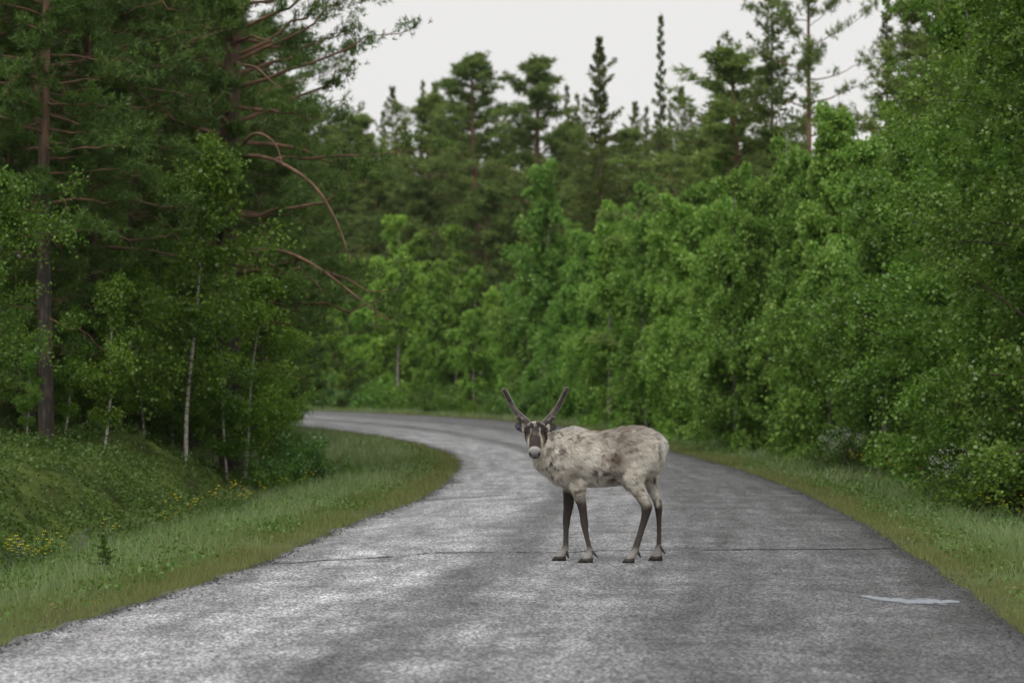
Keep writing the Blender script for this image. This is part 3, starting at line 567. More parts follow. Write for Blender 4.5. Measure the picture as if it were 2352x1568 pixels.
for yy in np.arange(86, 124, 2.6):
    x = float(edgeR(yy)) + 2.6; plant('bush', BU[int(rb.integers(0, 3))], x, float(yy), 'low bush across the bend beneath the pale birches', 'bush', G, float(rb.uniform(.9, 1.4)))

# ------------------------------------------------------------------ ground cover
def blades(rg, x, y, h, w, lean=.35):
    n = len(x); z = ground_z(x, y); b = np.stack([x, y, z - .02], -1); a = rg.uniform(0, 6.28, n); s = np.stack([np.cos(a), np.sin(a), 0 * a], -1) * w[:, None]
    l = rg.normal(0, lean, (n, 2)) * h[:, None]; mid = b + np.stack([l[:, 0] * .35, l[:, 1] * .35, h * .55], -1); tip = b + np.stack([l[:, 0], l[:, 1], h * .97], -1)
    V = np.stack([b - s, b + s, mid + s * .7, mid - s * .7, tip], 1).reshape(-1, 3); i = np.arange(n) * 5
    return V, np.stack([i, i + 1, i + 2, i + 3], -1), np.stack([i + 3, i + 2, i + 4], -1)
def spikes(rg, x, y, h, w):
    n = len(x); b = np.stack([x, y, ground_z(x, y) - .015], -1); a = rg.uniform(0, 6.28, n); s = np.stack([np.cos(a), np.sin(a), 0 * a], -1) * w[:, None] * 1.2
    l = rg.normal(0, .35, (n, 2)) * h[:, None]; return np.stack([b - s, b + s, b + np.stack([l[:, 0], l[:, 1], h], -1)], 1).reshape(-1, 3), None, np.arange(3 * n).reshape(-1, 3)
def scatter(rg, n, side, s0, s1, y0, y1, pw=1.0):
    # denser towards the near end, because far blades are larger
    y = y0 * (y1 / y0) ** rg.uniform(0, 1, n); s = s0 + (s1 - s0) * rg.uniform(0, 1, n) ** pw
    return (edgeL(y) - s if side < 0 else edgeR(y) + s), y, s
def grass(name, label, mat, seed, specs):
    rg = np.random.default_rng(seed); A = Acc()
    for side, n, s0, s1, y0, y1, h0, h1, w, pw in specs:
        x, y, s = scatter(rg, n, side, s0, s1, y0, y1, pw); far = np.clip(y / 22, .7, 4.5)
        c = fbm(np.stack([x * 1.3, y * .8, 0 * x], -1), seed); keep = rg.random(n) < np.clip(c * 2.2 - .35, .12, 1); x, y, far, c = x[keep], y[keep], far[keep], c[keep]
        sk = s[keep]; h = (h0 + (h1 - h0) * rg.random(len(x))) * (.45 + 1.1 * c) * ((.35 + .65 * sstep(.2, 1.5, sk)) if name == 'tall_grass' else 1.0); V, Q, T = (blades if name == 'tall_grass' else spikes)(rg, x, y, h, w * far * rg.uniform(.7, 1.3, len(x)))
        A.add(V, Q, T, np.repeat(np.clip((.4 * (1 - sstep(.1, .7, sk)) if name == 'short_grass' else 0) + .75 * fbm(np.stack([x * .9, y * .5, 0 * x + 7], -1), seed + 3) + rg.uniform(-.15, .45, len(x)), 0, 1), len(V) // len(x)))
    o = link(name, A.mesh(name, [mat])); return tag(o, label, 'grass', kind='stuff')
grass('tall_grass', 'pale seeding grass growing on both verges', M['grass'], 101,
      [(-1, 54000, .35, 2.9, 13, 44, .08, .27, .0025, .8), (-1, 26000, .5, 4.5, 40, 80, .12, .34, .003, 1), (1, 48000, .3, 2.9, 16, 60, .08, .29, .0027, .8), (1, 16000, .3, 2.6, 58, 118, .15, .35, .003, 1)])
grass('short_grass', 'short dry olive grass and moss fringe along the asphalt edge', M['dry_grass'], 102,
      [(-1, 90000, -.05, 1.1, 12, 46, .025, .11, .0026, 1.0), (-1, 9000, 0, .9, 44, 80, .03, .12, .003, 1), (1, 80000, -.04, .9, 12.5, 60, .025, .10, .0028, 1.0), (1, 8000, 0, .7, 58, 118, .05, .12, .004, 1)])
def cover(name, label, cat, mat, seed, x, y, h, size, rad=.06, per=5):
    rg = np.random.default_rng(seed); n = len(x); z = ground_z(x, y)
    P = np.stack([x, y, z], -1)[:, None] + np.stack([rg.normal(0, rad, (n, per)), rg.normal(0, rad, (n, per)), rg.uniform(.15, 1, (n, per)) * h[:, None]], -1)
    P = P.reshape(-1, 3); V, Q = leaf_quads(rg, P, size, 1.0, -.2, .36)
    tone = np.repeat(.8 * fbm(np.stack([x * 1.6, y * 1.6, 0 * x], -1), seed), per)
    o = link(name, build_mesh(name, V, Q, attrs={'rnd': np.repeat(np.clip(tone + rg.uniform(-.2, .3, len(P)), 0, 1), 4)}, mats=[mat])); return tag(o, label, cat, kind='stuff')
rg = np.random.default_rng(7)
x, y, s = scatter(rg, 27000, -1, 2.5, 8.0, 18, 46, 1.2); c = fbm(np.stack([x * 1.1, y * 1.1, 0 * x], -1), 77); k = rg.random(len(x)) < np.clip(c * 3 - .7, .4, 1)
cover('bilberry_cover', 'mossy bilberry scrub covering the left bank', 'ground cover', M['bilberry'], 9, x[k], y[k], .05 + .42 * c[k] ** 2, .043)
x1, y1, s1 = scatter(rg, 1900, -1, .35, 2.4, 13.5, 60, 1); x2, y2, s2 = scatter(rg, 1900, 1, .25, 2.6, 15, 60, 1)
x = np.concatenate([x1, x2]); y = np.concatenate([y1, y2]); c = fbm(np.stack([x * 1.5, y * 1.1, 0 * x], -1), 55); k = c > .5
cover('verge_herbs', 'broad-leaved weeds scattered through the verge grass', 'ground cover', M['herb'], 10, x[k], y[k], np.full(k.sum(), .15), .04, .08, 8)
# loose dark grit where the asphalt crumbles into the verge
def grit():
    rg = np.random.default_rng(15); n = 5200; side = rg.random(n) < .6; y = 12 * (60 / 12) ** rg.random(n); o_ = rg.normal(0, .08, n)
    x = np.where(side, edgeL(y) + o_, edgeR(y) - o_); r = rg.uniform(.004, .014, n)
    z = np.where(o_ > .02, rz_at(x, y), -.015)
    c = np.array([[1, 0, 0], [0, 1, 0], [-1, 0, 0], [0, -1, 0], [0, 0, 1]], float); f = np.array([[0, 1, 4], [1, 2, 4], [2, 3, 4], [3, 0, 4]])
    V = np.stack([x, y, z], -1)[:, None] + (c * r[:, None, None]) * rg.uniform(.6, 1.3, (n, 5, 1)); T = (f[None] + 5 * np.arange(n)[:, None, None]).reshape(-1, 3)
    tag(link('grit', build_mesh('grit', V.reshape(-1, 3), T=T, mats=[M['tar']])), 'dark crumbled asphalt grit along the road edges', 'grit', kind='stuff')
grit()

# flowers: a stalk and a five-petalled head each
def flower(col, name, r=.016, h=.36, tall=False):
    m, t = newmat(name + '_petal'); b = princ(t, .5, .3); b.inputs['Base Color'].default_value = (*col, 1)
    rg = np.random.default_rng(3); s = np.linspace(0, 1, 5)
    V, Q = tubes(np.stack([.02 * s ** 2, 0 * s, h * s], -1)[None], np.full((1, 5), .0018), 4)
    A = Acc(); heads = 3 if not tall else 7
    for k in range(heads):
        c = np.array([.02 + (.04 * k * math.cos(k * 2.1) if not tall else .012 * math.cos(k * 2)), (.04 * k * math.sin(k * 2.1)) if not tall else .012 * math.sin(k * 2), h - (.03 * k if not tall else .022 * k)])
        an = np.arange(5) * 2 * np.pi / 5
        for a in an:
            d = np.array([math.cos(a), math.sin(a), .55]); sd = np.array([-math.sin(a), math.cos(a), 0])
            A.add(np.array([c, c + d * r * .6 + sd * r * .5, c + d * r * 1.15, c + d * r * .6 - sd * r * .5]), np.array([[0, 1, 2, 3]]))
        if k and not tall: v2, q2 = tubes(np.stack([np.array([.015, 0, h * .6]), (np.array([.015, 0, h * .6]) + c) / 2, c])[None], np.full((1, 3), .0014), 3); V, Q = np.concatenate([V, v2]), np.concatenate([Q, q2 + len(V)])
    return {'stem': build_mesh(name + '_stem', V, Q, attrs={'rnd': np.full(len(V), .4)}, mats=[M['herb']]), 'blossom': A.mesh(name + '_blossom', [m])}
YF = flower((.8, .62, .03), 'yellow_flower'); PF = flower((.30, .16, .5), 'purple_flower', .011, .30, True); PK = flower((.5, .12, .3), 'pink_flower', .011, .34, True)
rg = np.random.default_rng(44)
def sow(n, proto, kind, side, s0, s1, y0, y1, label, group, clump):
    k = 0; tries = 0
    while k < n and tries < n * 30:
        tries += 1; yy = y0 * (y1 / y0) ** rg.random(); ss = rg.normal((s0 + s1) / 2, (s1 - s0) / 3.5); xx = float(edgeL(yy)) - ss if side < 0 else float(edgeR(yy)) + ss
        if vnoise(np.array([[xx * 1.2, yy * .7, clump]]), 5)[0] < .48: continue
        plant(kind, proto, xx, yy, label, 'flower', group, float(rg.uniform(.7, 1.15)) * (1.15 if yy > 28 else 1)); k += 1
sow(75, YF, 'yellow_flower', -1, 1.9, 2.6, 19, 42, 'yellow buttercup among the grass at the foot of the mossy bank', 'yellow flowers below the bank', 1)
sow(16, PF, 'purple_flower', -1, 1.9, 2.7, 19, 36, 'small purple wildflower in the grass at the foot of the mossy bank', 'purple flowers below the bank', 2)
sow(36, YF, 'yellow_flower', 1, 1.3, 2.2, 25, 42, 'yellow buttercup on the verge beneath the birch wall', 'yellow flowers below the birches', 3)
sow(40, PK, 'pink_flower', 1, 1.5, 2.3, 25, 42, 'pink wildflower on the verge beneath the birch wall', 'pink flowers below the birches', 4)
WB = make_bush(91, .8, .5, 16, 2600, .035, 'bilberry')
M['blossom'] = leaf_mat('white_blossom', [(.3, .33, .26), (.42, .44, .38), (.52, .53, .48)], .3, .02, .5, .05)
_rg = np.random.default_rng(6); _p = nrm(_rg.normal(0, 1, (26, 3))) * [.34, .34, .18] + [0, 0, .6]; _P = (_p[:, None] + _rg.normal(0, .035, (26, 18, 3))).reshape(-1, 3)
_v, _q = leaf_quads(_rg, _P, .022, 1, 0, .5); WB['blossom'] = build_mesh('white_blossom', _v, _q, attrs={'rnd': np.repeat(_rg.random(len(_P)), 4)}, mats=[M['blossom']])
for u, v in ((2205, 1160), (1935, 1088)):
    d = FPX * CAM_H / (v - HZ); plant('flowering_bush', WB, gx(u, d), d, 'low bush with clusters of white blossom under the birch wall', 'bush', 'white blossoming bushes', 1.0)
plant('spruce_sapling', make_spruce(95, .36, .15, 44, 30, 6, .03, .005, .8, .03, 'birch_leaf'), gx(241, 20.1), 20.1, 'tiny dark spruce sapling in the grass of the left verge', 'sapling', sc=.9)

# ------------------------------------------------------------------ reindeer
RS = 883.0
def rp(zx, zy, y=0.0): return np.array([(zx - 900) / RS, y, (1400 - zy) / RS])
def loft(acc, rings, sides=20, power=1.0):
    """rings: list of (centre, axis_a, axis_b) with the axes carrying the radii"""
    an = np.linspace(0, 2 * np.pi, sides, endpoint=False)
    V = []
    for c, a, b in rings:
        ca, sa = np.cos(an), np.sin(an)
        ca = np.sign(ca) * np.abs(ca) ** power; sa = np.sign(sa) * np.abs(sa) ** power
        V.append(np.asarray(c)[None] + ca[:, None] * np.asarray(a)[None] + sa[:, None] * np.asarray(b)[None])
    n = len(rings); V = np.concatenate(V); i = np.arange(n * sides).reshape(n, sides); j = np.roll(i, -1, 1)
    Q = np.stack([i[:-1], j[:-1], j[1:], i[1:]], -1).reshape(-1, 4)
    V = np.concatenate([V, [rings[0][0], rings[-1][0]]]); c0, c1 = n * sides, n * sides + 1
    T = np.concatenate([np.stack([j[0], i[0], np.full(sides, c0)], -1), np.stack([i[-1], j[-1], np.full(sides, c1)], -1)])
    acc.add(V, Q, T)

def leg_rings(rows, y0, y1, flat=.85):
    out = []; n = len(rows)
    for k, (zy, zx, hw) in enumerate(rows):
        f = min(1, k / 4.0); c = rp(zx, zy, y0 + (y1 - y0) * f); r = hw / RS
        out.append((c, (r, 0, 0), (0, r * flat if k > 2 else min(r * .8, .085), 0)))
    return out
LEGS = {  # rows of (row, column, half width) read in a common side-view frame
 'near_front': ([(640, 690, 80), (720, 702, 76), (790, 708, 70), (860, 713, 58), (920, 727, 45), (980, 745, 34), (1050, 757, 29), (1100, 763, 29), (1130, 766, 28), (1160, 770, 23), (1220, 783, 19), (1280, 798, 19), (1308, 808, 27), (1335, 800, 31), (1360, 786, 34), (1385, 776, 38)], -.085, -.105),
 'far_front': ([(700, 670, 60), (780, 662, 52), (860, 655, 45), (920, 653, 41), (1000, 652, 37), (1060, 642, 32), (1100, 637, 29), (1130, 636, 27), (1160, 634, 22), (1220, 633, 20), (1280, 632, 22), (1310, 626, 30), (1335, 612, 34), (1360, 596, 36), (1385, 586, 38)], .09, .10),
 'near_hind': ([(560, 1190, 120), (640, 1172, 145), (720, 1132, 113), (780, 1116, 86), (830, 1128, 68), (890, 1157, 57), (940, 1192, 47), (985, 1217, 44), (1030, 1215, 35), (1080, 1203, 29), (1150, 1181, 25), (1220, 1160, 25), (1280, 1140, 26), (1312, 1131, 33), (1340, 1114, 34), (1365, 1100, 34), (1386, 1094, 34)], -.10, -.125),
 'far_hind': ([(640, 1262, 85), (720, 1262, 66), (780, 1262, 50), (830, 1258, 44), (880, 1268, 39), (930, 1292, 34), (975, 1314, 34), (1020, 1317, 28), (1080, 1320, 21), (1200, 1322, 17), (1280, 1320, 20), (1312, 1317, 31), (1340, 1308, 35), (1365, 1301, 38), (1386, 1299, 40)], .10, .12)}
def reindeer():
    A = Acc()
    torso = [(1354, 535, 615, .045), (1338, 482, 690, .115), (1305, 452, 745, .16), (1255, 426, 775, .18), (1190, 407, 798, .188), (1120, 402, 818, .19), (1040, 412, 834, .195), (960, 432, 843, .2), (880, 447, 847, .202), (800, 439, 849, .196), (740, 419, 849, .186), (690, 406, 856, .195), (640, 420, 858, .182), (580, 440, 842, .16), (530, 458, 805, .13), (492, 505, 740, .08)]
    loft(A, [(rp(x, (a + b) / 2), (0, w, 0), (0, 0, (b - a) / 2 / RS)) for x, a, b, w in torso], 28, .9)
    neck = [(640, 430, 845, .16, 0), (580, 442, 835, .15, 0), (525, 452, 800, .135, -.02), (475, 462, 752, .125, -.045), (435, 470, 722, .108, -.07), (408, 500, 700, .08, -.09), (396, 560, 680, .045, -.09)]
    loft(A, [(rp(x, (a + b) / 2, y), (0, w, 0), (0, 0, (b - a) / 2 / RS)) for x, a, b, w, y in neck], 24)
    # head, turned to face the camera, muzzle lowered
    P0 = rp(411, 418, -.10); P1 = rp(398, 598, -.345); F = nrm(P1 - P0); LEN = np.linalg.norm(P1 - P0)
    S = np.array([1.0, 0, .05]); S = nrm(S - F * (S @ F)); U = nrm(np.cross(S, F)); U = U if U[2] > 0 else -U
    head = [(-.12, .05, .045, 0), (-.02, .075, .068, 0), (.10, .085, .078, -.004), (.24, .094, .084, -.008), (.36, .088, .083, -.010), (.5, .072, .072, -.010), (.65, .058, .062, -.008), (.8, .050, .054, -.006), (.92, .053, .052, -.006), (1.0, .048, .044, -.008), (1.045, .03, .026, -.010)]
    loft(A, [(P0 + F * LEN * t + U * o, S * a, U * b) for t, a, b, o in head], 24, .92)
    for s in (-1, 1):                                   # brow ridge and jaw corner
        c = P0 + F * LEN * .22 + S * s * .068 + U * .048
        loft(A, [(c + F * k * .035, S * r, U * r) for k, r in ((-1, .008), (-.5, .024), (0, .028), (.6, .02), (1, .006))], 12)
    for s, tip, mid in ((-1, (258, 385), (290, 402)), (1, (562, 392), (522, 404))):     # ears, held out sideways
        b0 = P0 + S * s * .068 + F * .035; m = rp(*mid, -.105); e = rp(*tip, -.10); ax = nrm(e - b0); nn = nrm(np.array([0, -1.0, .25])); w = np.cross(ax, nn)
        loft(A, [(b0, w * .022, nn * .018), (b0 * .5 + m * .5, w * .036, nn * .016), (m, w * .043, nn * .014), (m * .45 + e * .55, w * .036, nn * .011), (e, w * .014, nn * .008)], 14)
    for rows, y0, y1 in LEGS.values(): loft(A, leg_rings(rows, y0, y1), 18)
    loft(A, [(rp(x, z, -.02), (r / RS, 0, 0), (0, r * .8 / RS, 0)) for z, x, r in ((480, 1318, 20), (510, 1335, 30), (560, 1345, 27), (600, 1340, 20), (622, 1334, 8))], 14)   # tail
    loft(A, [(rp(x, z, -.03), (r / RS, 0, 0), (0, r / RS, 0)) for z, x, r in ((830, 1070, 30), (855, 1072, 18), (868, 1074, 8))], 12)
    me = build_mesh('raw', np.concatenate(A.V), np.concatenate(A.Q), np.concatenate(A.T)); tmp = link('raw', me)
    md = tmp.modifiers.new('r', 'REMESH'); md.mode = 'VOXEL'; md.voxel_size = .0085
    sm = tmp.modifiers.new('s', 'SMOOTH'); sm.factor = .5; sm.iterations = 5
    dg = bpy.context.evaluated_depsgraph_get(); dg.update(); body = bpy.data.meshes.new_from_object(tmp.evaluated_get(dg)); bpy.data.objects.remove(tmp); bpy.data.meshes.remove(me)
    body.name = 'reindeer_body'; n = len(body.vertices); V = np.zeros(n * 3, np.float32); body.vertices.foreach_get('co', V); V = V.reshape(-1, 3)
    def colour(V):
        zx = V[:, 0] * RS + 900; zy = 1400 - V[:, 2] * RS; y = V[:, 1]
        n1 = fbm(V * 9, 1, 4); n2 = fbm(V * 28, 2, 3); n3 = fbm(V * [14, 14, 34], 5, 3)
        C = np.repeat(np.array([[.74, .69, .60]]), len(V), 0); n4 = fbm(V * [26, 20, 60] + n1[:, None] * [6, 0, 9], 15, 3)
        def mixc(m, col): 
            m = np.clip(m, 0, 1)[:, None]; C[:] = C * (1 - m) + np.array(col) * m
        g = lambda a, b, sx, sy: np.exp(-((zx - a) / sx) ** 2 - ((zy - b) / sy) ** 2)
        mixc((n3 - .40) * 2.6, (.47, .41, .345)); mixc((n4 - .57) * 7.0, (.17, .14, .115))               # streaky grey-beige coat
        mixc(sstep(640, 430, zy) * sstep(640, 900, zx) * (.10 + 1.8 * (n1 - .38)), (.21, .175, .145))    # brownish back
        mixc(g(1050, 475, 270, 75) * (.05 + 1.25 * n4), (.19, .16, .135)); mixc(g(640, 540, 110, 60) * (n4 - .3) * 1.6, (.15, .12, .10)); mixc(g(1090, 560, 120, 80) * (n4 - .25) * 1.6, (.2, .15, .12))
        mixc(g(870, 745, 125, 50) * (3.2 * n2 - .75), (.11, .088, .07)); mixc(g(985, 640, 70, 60) * 1.6 * (n1 + .1), (.19, .14, .11)); mixc(g(950, 770, 70, 45) * 1.7 * n2, (.07, .058, .05))
        mixc(g(665, 760, 55, 55) * 1.5 * n1, (.13, .105, .085))
        for a, b, sx, sy in ((892, 605, 11, 10), (980, 600, 9, 20), (955, 635, 9, 16), (700, 480, 7, 6), (515, 655, 14, 30), (545, 690, 10, 22), (570, 715, 14, 9), (485, 690, 12, 14), (940, 690, 14, 9), (1005, 660, 6, 22), (1040, 740, 8, 14), (850, 800, 10, 8), (960, 790, 18, 10), (520, 755, 18, 9)):
            mixc(2.6 * g(a, b, sx * .9, sy * .9) - .7 + 1.0 * (n2 - .5), (.03, .026, .024))
        mixc(sstep(820, 850, zy) * (zx > 760) * (zx < 1080) * .8, (.55, .53, .48))                     # pale belly
        mixc(g(1240, 600, 80, 120) * .6, (.62, .58, .50)); mixc(g(660, 660, 80, 90) * .4, (.6, .56, .5)); mixc(g(1120, 690, 60, 50) * .5, (.62, .57, .49)); mixc(g(1304, 590, 7, 55) * 1.6, (.05, .042, .036)); mixc(sstep(470, 425, zy) * g(650, 430, 110, 60) * .9, (.6, .58, .54))
        mixc(sstep(1290, 1330, zx) * sstep(640, 600, zy), (.62, .6, .55))                              # tail and rump edge
        leg = sstep(860, 985, zy + 130 * (n1 - .5)); front = zx < 950
        mixc(np.where(front, sstep(850, 990, zy + 120 * (n1 - .5)), sstep(880, 1010, zy + 120 * (n1 - .5))), (.046, .037, .032))
        mixc(np.where((y > .03) & front & (zy > 850), 1.0, 0) * sstep(850, 900, zy), (.05, .042, .036))
        mixc(g(1140, 905, 40, 45) * .7 * (zy > 840), (.21, .155, .115)); mixc(g(1307, 968, 10, 24) * 1.6 * (y > 0), (.6, .56, .48)); mixc(g(1235, 850, 25, 60) * (y > .03) * .9, (.5, .47, .43))
        mixc(g(1280, 800, 12, 30) * 1.3, (.05, .042, .036)); mixc(sstep(1000, 1300, zy) * .25, (.16, .14, .125))
        mixc(sstep(1265, 1335, zy + 20 * (n2 - .5)) * .85, (.34, .32, .29)); mixc(sstep(1375, 1390, zy), (.10, .09, .08))
        # head pattern in the head's own frame
        q = V - P0; t = q @ F / LEN; l = q @ S; u = q @ U
        hd = (np.abs(l) < .11) & (t > .02) & (t < 1.2) & (u > -.10 + .02 * sstep(.5, .1, t)) & ((V[:, 1] < -.215) | ((u > -.06) & (np.abs(l) < .098)))
        H_ = C.copy(); H_[:] = (.40, .36, .31); Ck = C.copy(); C[:] = H_
        nz = (n2 - .5)
        bw_ = .031 + .019 * sstep(.30, .7, t)
        mixc(sstep(.008, -.004, np.abs(l) - bw_ + .018 * nz) * sstep(.14, .22, t + .1 * nz) * sstep(.90, .84, t), (.045, .037, .034))
        mixc(sstep(.26, .12, t) * (.2 + 1.1 * n2), (.15, .13, .115)); mixc((n2 - .55) * 3 * sstep(.7, .4, t), (.16, .13, .11))
        ew = .042 * sstep(.70, .34, t) * sstep(.04, .12, t)
        mixc(sstep(.006, -.004, np.abs(np.abs(l) - .082) - ew + .016 * nz), (.028, .022, .020))
        mixc(sstep(.35, .6, t) * sstep(.04, .06, np.abs(l)) * .5, (.55, .45, .34))
        mixc(sstep(.89, .92, t + .05 * nz), (.33, .32, .315)); mixc(sstep(.93, .97, t) * sstep(-.02, .0, u) * .5, (.14, .13, .13)); mixc(sstep(.97, 1.01, t) * sstep(.012, .0, u) * sstep(.03, .02, np.abs(l)), (.16, .15, .15)); mixc(sstep(-.018, -.026, u) * sstep(.9, .94, t), (.03, .026, .026)); 
        mixc(sstep(.012, .006, np.abs(np.abs(l) - .036)) * sstep(.91, .94, t) * sstep(-.02, -.006, u) * sstep(.022, .012, u), (.03, .027, .027))
        C2 = C.copy(); C[:] = Ck; m = hd[:, None] * 1.0; C[:] = C * (1 - m) + C2 * m
        ear = (np.abs(l) > .088) & (zy < 455) & (zy > 360) & (V[:, 1] < -.03) & (zx < 580)
        mixc(ear * np.where(np.abs(l) > .115, .95, .5), (.05, .042, .038))
        return C
    col = colour(V); at_ = body.attributes.new('coat', 'FLOAT_COLOR', 'POINT'); cc = np.ones((n, 4), np.float32); cc[:, :3] = col; at_.data.foreach_set('color', cc.ravel())
    body.polygons.foreach_set('use_smooth', np.ones(len(body.polygons), bool))
    m, t = newmat('reindeer_coat'); b = princ(t, .85, .15); a = N(t, 'ShaderNodeAttribute', attribute_name='coat'); t.links.new(a.outputs['Color'], b.inputs['Base Color'])
    body.materials.clear(); body.materials.append(m)
    root = link('reindeer', None, None, (.753, 20.1, float(rz_at(.753, 20.1)) - .004)); root.empty_display_size = .5
    tag(root, 'pale grey reindeer with velvet antlers standing side-on, looking at the viewer', 'reindeer')
    bo = link('body', body, root)
    # fur: short tapering hairs lying back along the body
    rgf = np.random.default_rng(12); tri = []; body.calc_loop_triangles(); nT = len(body.loop_triangles); TI = np.zeros(nT * 3, np.int32); body.loop_triangles.foreach_get('vertices', TI); TI = TI.reshape(-1, 3)
    p = V[TI]; cr = np.cross(p[:, 1] - p[:, 0], p[:, 2] - p[:, 0]); ar = np.linalg.norm(cr, axis=1); cnt = 95000
    f = rgf.choice(nT, cnt, p=ar / ar.sum()); w = rgf.dirichlet((1, 1, 1), cnt); P = (p[f] * w[..., None]).sum(1); nm = nrm(cr[f])
    zx = P[:, 0] * RS + 900; zy = 1400 - P[:, 2] * RS
    flow = np.stack([np.full(cnt, .75), np.zeros(cnt), np.full(cnt, -.6)], -1); flow[zy > 900] = (.1, 0, -1)
    neckm = (zx < 560); flow[neckm] = (.25, .1, -.9)
    flow = flow + rgf.normal(0, .22, flow.shape) + (fbm(P * 12, 4)[:, None] - .5) * [1.2, 0, 1.0]; flow = nrm(flow - nm * (flow * nm).sum(1, keepdims=True))
    q = P - P0; tt = q @ F / LEN; ll = np.abs(q @ S); uu = q @ U; headm = ((tt > -.1) & (tt < 1.2) & (ll < .108) & (uu > -.09)) | ((ll > .07) & (ll < .2) & (zy < 455) & (P[:, 1] < -.06) & (zx < 590) & (zx < 340) | (zx > 480) & (zx < 580) & (zy < 440) & (P[:, 1] < -.07))
    Ln = np.where(zy > 1000, .010, np.where(zy > 880, .017, .030)); Ln = np.where(neckm & (zy > 560), .048, Ln); Ln = np.where((zx > 1300) & (zy < 640), .035, Ln); Ln = np.where(headm, .007, Ln) * rgf.uniform(.6, 1.25, cnt)
    lift = np.where(headm | (zy > 900), .25, .42)[:, None]
    tip = P + Ln[:, None] * (flow + nm * lift); sd = nrm(np.cross(flow, nm)) * (.0018 * np.where(headm, .7, 1))[:, None]
    Vf = np.stack([P - nm * .002 - sd, P - nm * .002 + sd, tip], 1).reshape(-1, 3); cf = np.clip(colour(P) * rgf.uniform(.6, 1.5, (cnt, 1)), 0, .85)
    fur = build_mesh('reindeer_fur', Vf, T=np.arange(cnt * 3).reshape(-1, 3), attrs={'coat': np.repeat(cf, 3, 0)}, mats=[m])
    fo = link('fur', fur, root); fo['label'] = 'shaggy moulting coat of pale and brown hairs'
    # antlers in velvet
    vm, t = newmat('antler_velvet'); bb = princ(t, .95, .1); tc = N(t, 'ShaderNodeTexCoord'); no = N(t, 'ShaderNodeTexNoise'); no.inputs['Scale'].default_value = 22; t.links.new(tc.outputs['Object'], no.inputs[0])
    t.links.new(ramp(t, no.outputs[0], [(.35, (.045, .036, .032)), (.65, (.10, .078, .067))]), bb.inputs['Base Color']); bb.inputs['Sheen Weight'].default_value = .7; bb.inputs['Sheen Roughness'].default_value = .4
    def stalk(acc, pts, rad, sides=14):
        pts = np.array(pts); k = np.arange(len(pts)); s = np.linspace(0, len(pts) - 1, 6 * len(pts)); C_ = np.stack([smooth_interp(s, k.astype(float), pts[:, j]) for j in range(3)], -1); r = np.interp(s, k, rad)
        tg = nrm(np.gradient(C_, axis=0)); e = [1, .92, .75, .45]; 
        C_ = np.concatenate([C_, C_[-1] + tg[-1] * r[-1] * np.array([[.35], [.6], [.82], [.97]])]); tg = np.concatenate([tg, np.repeat(tg[-1:], 4, 0)]); r = np.concatenate([r, r[-1] * np.array([.94, .8, .55, .18])])
        rings = []
        for c, g_, rr in zip(C_, tg, r):
            a_ = nrm(np.cross(g_, [0, 1, .1])); b_ = np.cross(g_, a_); rings.append((c, a_ * rr, b_ * rr))
        loft(acc, rings, sides)
    for spec in (dict(beam=[(362, 402, -.12), (345, 374, -.10), (318, 347, -.06), (267, 300, -.01), (231, 243, 0), (197, 172, -.04), (176, 138, -.07)], brow=[(358, 396, -.13), (368, 392, -.16), (377, 388, -.20)], bez=[(322, 355, -.07), (298, 356, -.11), (283, 340, -.15)]),
                 dict(beam=[(456, 404, -.12), (474, 380, -.10), (502, 350, -.06), (548, 297, -.01), (585, 238, 0), (614, 178, -.04), (636, 131, -.07)], brow=[(460, 396, -.13), (443, 388, -.17), (424, 377, -.21)], bez=[(488, 368, -.07), (513, 364, -.11), (531, 343, -.15)])):
        B = Acc(); stalk(B, [rp(*q_) for q_ in spec['beam']], [.029, .028, .026, .0245, .0215, .0205, .02])
        stalk(B, [rp(*q_) for q_ in spec['brow']], [.020, .019, .018]); stalk(B, [rp(*q_) for q_ in spec['bez']], [.020, .020, .021])
        link('antler', B.mesh('antler', [vm], True), root)
    # eyes
    em, t = newmat('eye'); be = princ(t, .08, .6); be.inputs['Base Color'].default_value = (.012, .008, .006, 1)
    for s in (-1, 1):
        B = Acc(); c = P0 + F * LEN * .27 + S * s * .083 + U * .040
        loft(B, [(c + S * s * k * .013, F * r, U * r) for k, r in ((-1, .004), (-.6, .011), (0, .0145), (.5, .0125), (.85, .007), (1, .002))], 14); link('eye', B.mesh('eye', [em], True), root)
    # nostrils pad
    # hooves with dew claws
    hm = noise_mat('hoof_horn', 25, [(.3, (.018, .016, .014)), (.7, (.05, .045, .038))], .5)
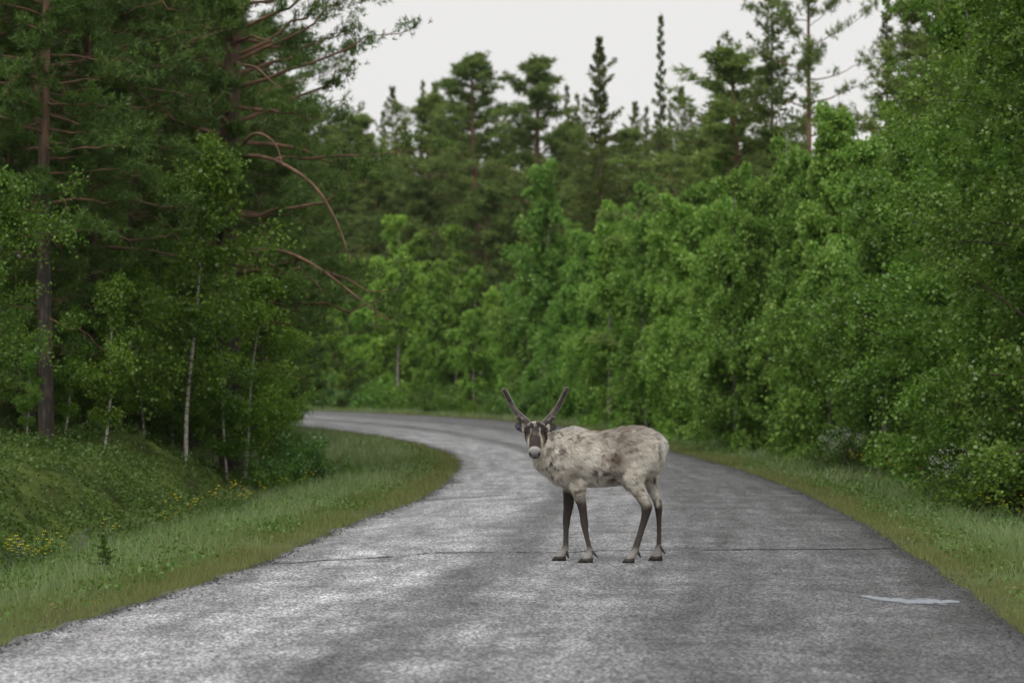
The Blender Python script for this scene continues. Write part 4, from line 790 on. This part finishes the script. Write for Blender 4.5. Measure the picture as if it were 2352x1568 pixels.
    for (tipx, heelx, topx0, topx1, zt0, dew), (rows, y0, y1) in zip(((708, 828, 742, 824, 1366, (830, 1322, 860, 1358)), (520, 636, 552, 630, 1366, (640, 1336, 652, 1378)), (1034, 1130, 1060, 1126, 1366, (1158, 1322, 1172, 1356)), (1238, 1348, 1262, 1342, 1366, (1340, 1308, 1366, 1348))), LEGS.values()):
        B = Acc()
        for s in (-1, 1):
            y = y1 + s * .02; w = .019
            P_ = np.array([rp(tipx, 1401, y - s * .004), rp(heelx - 4, 1401, y - w), rp(heelx - 4, 1401, y + w), rp((tipx + heelx) / 2, 1401, y - w * 1.1), rp((tipx + heelx) / 2, 1401, y + w * 1.1),
                           rp(tipx + 3, 1396, y - s * .004), rp(topx0, zt0, y - w * .7), rp(topx0, zt0, y + w * .7), rp(topx1 + 3, zt0 - 4, y - w), rp(topx1 + 3, zt0 - 4, y + w)])
            B.add(P_, np.array([[3, 1, 2, 4], [1, 8, 9, 2], [6, 7, 9, 8], [3, 6, 8, 1], [4, 2, 9, 7]]), np.array([[0, 3, 4], [5, 7, 6], [0, 5, 6], [0, 6, 3], [0, 4, 7], [0, 7, 5]]))
        ho = link('hoof', B.mesh('hoof', [hm]), root)
        for s in (-1, 1):
            D = Acc(); ax, az, bx_, bz_ = dew
            loft(D, [(rp(ax + (bx_ - ax) * k, az + (bz_ - az) * k ** .8, y1 + s * .02), (r, 0, 0), (0, r * .8, r * .3)) for k, r in ((-.4, .010), (.1, .0125), (.5, .0105), (.85, .007), (1, .002))], 10); link('dewclaw', D.mesh('dewclaw', [hm], True), ho)
    # ear tag
    tm, t = newmat('ear_tag_plastic'); bt = princ(t, .4, .4); bt.inputs['Base Color'].default_value = (.07, .05, .22, 1)
    B = Acc(); c = rp(281, 408, -.135); loft(B, [(c + np.array([0, k * .004, 0]), (.009, 0, .003), (-.004, 0, .014)) for k in (-1, 1)], 10); o = link('ear_tag', B.mesh('ear_tag', [tm]), root); o['label'] = 'small purple-blue ear tag'
reindeer()

# ------------------------------------------------------------------ thin moist air
def haze():
    m, t = newmat('moist_air'); v = N(t, 'ShaderNodeVolumePrincipled'); v.inputs['Density'].default_value = .00011; v.inputs['Color'].default_value = (.95, .97, 1, 1); v.inputs['Anisotropy'].default_value = .2
    o = N(t, 'ShaderNodeOutputMaterial'); t.links.new(v.outputs[0], o.inputs['Volume'])
    x, y0, y1, z0, z1 = 950, -80, 2300, -3, 30
    V = [(sx * x, yy, zz) for zz in (z0, z1) for sx, yy in ((-1, y0), (1, y0), (1, y1), (-1, y1))]
    Q = [(3, 2, 1, 0), (4, 5, 6, 7), (0, 1, 5, 4), (1, 2, 6, 5), (2, 3, 7, 6), (3, 0, 4, 7)]
    tag(link('haze', build_mesh('haze', V, Q, mats=[m])), 'faint moist haze filling the air over the road and forest', 'haze', kind='stuff')
haze()
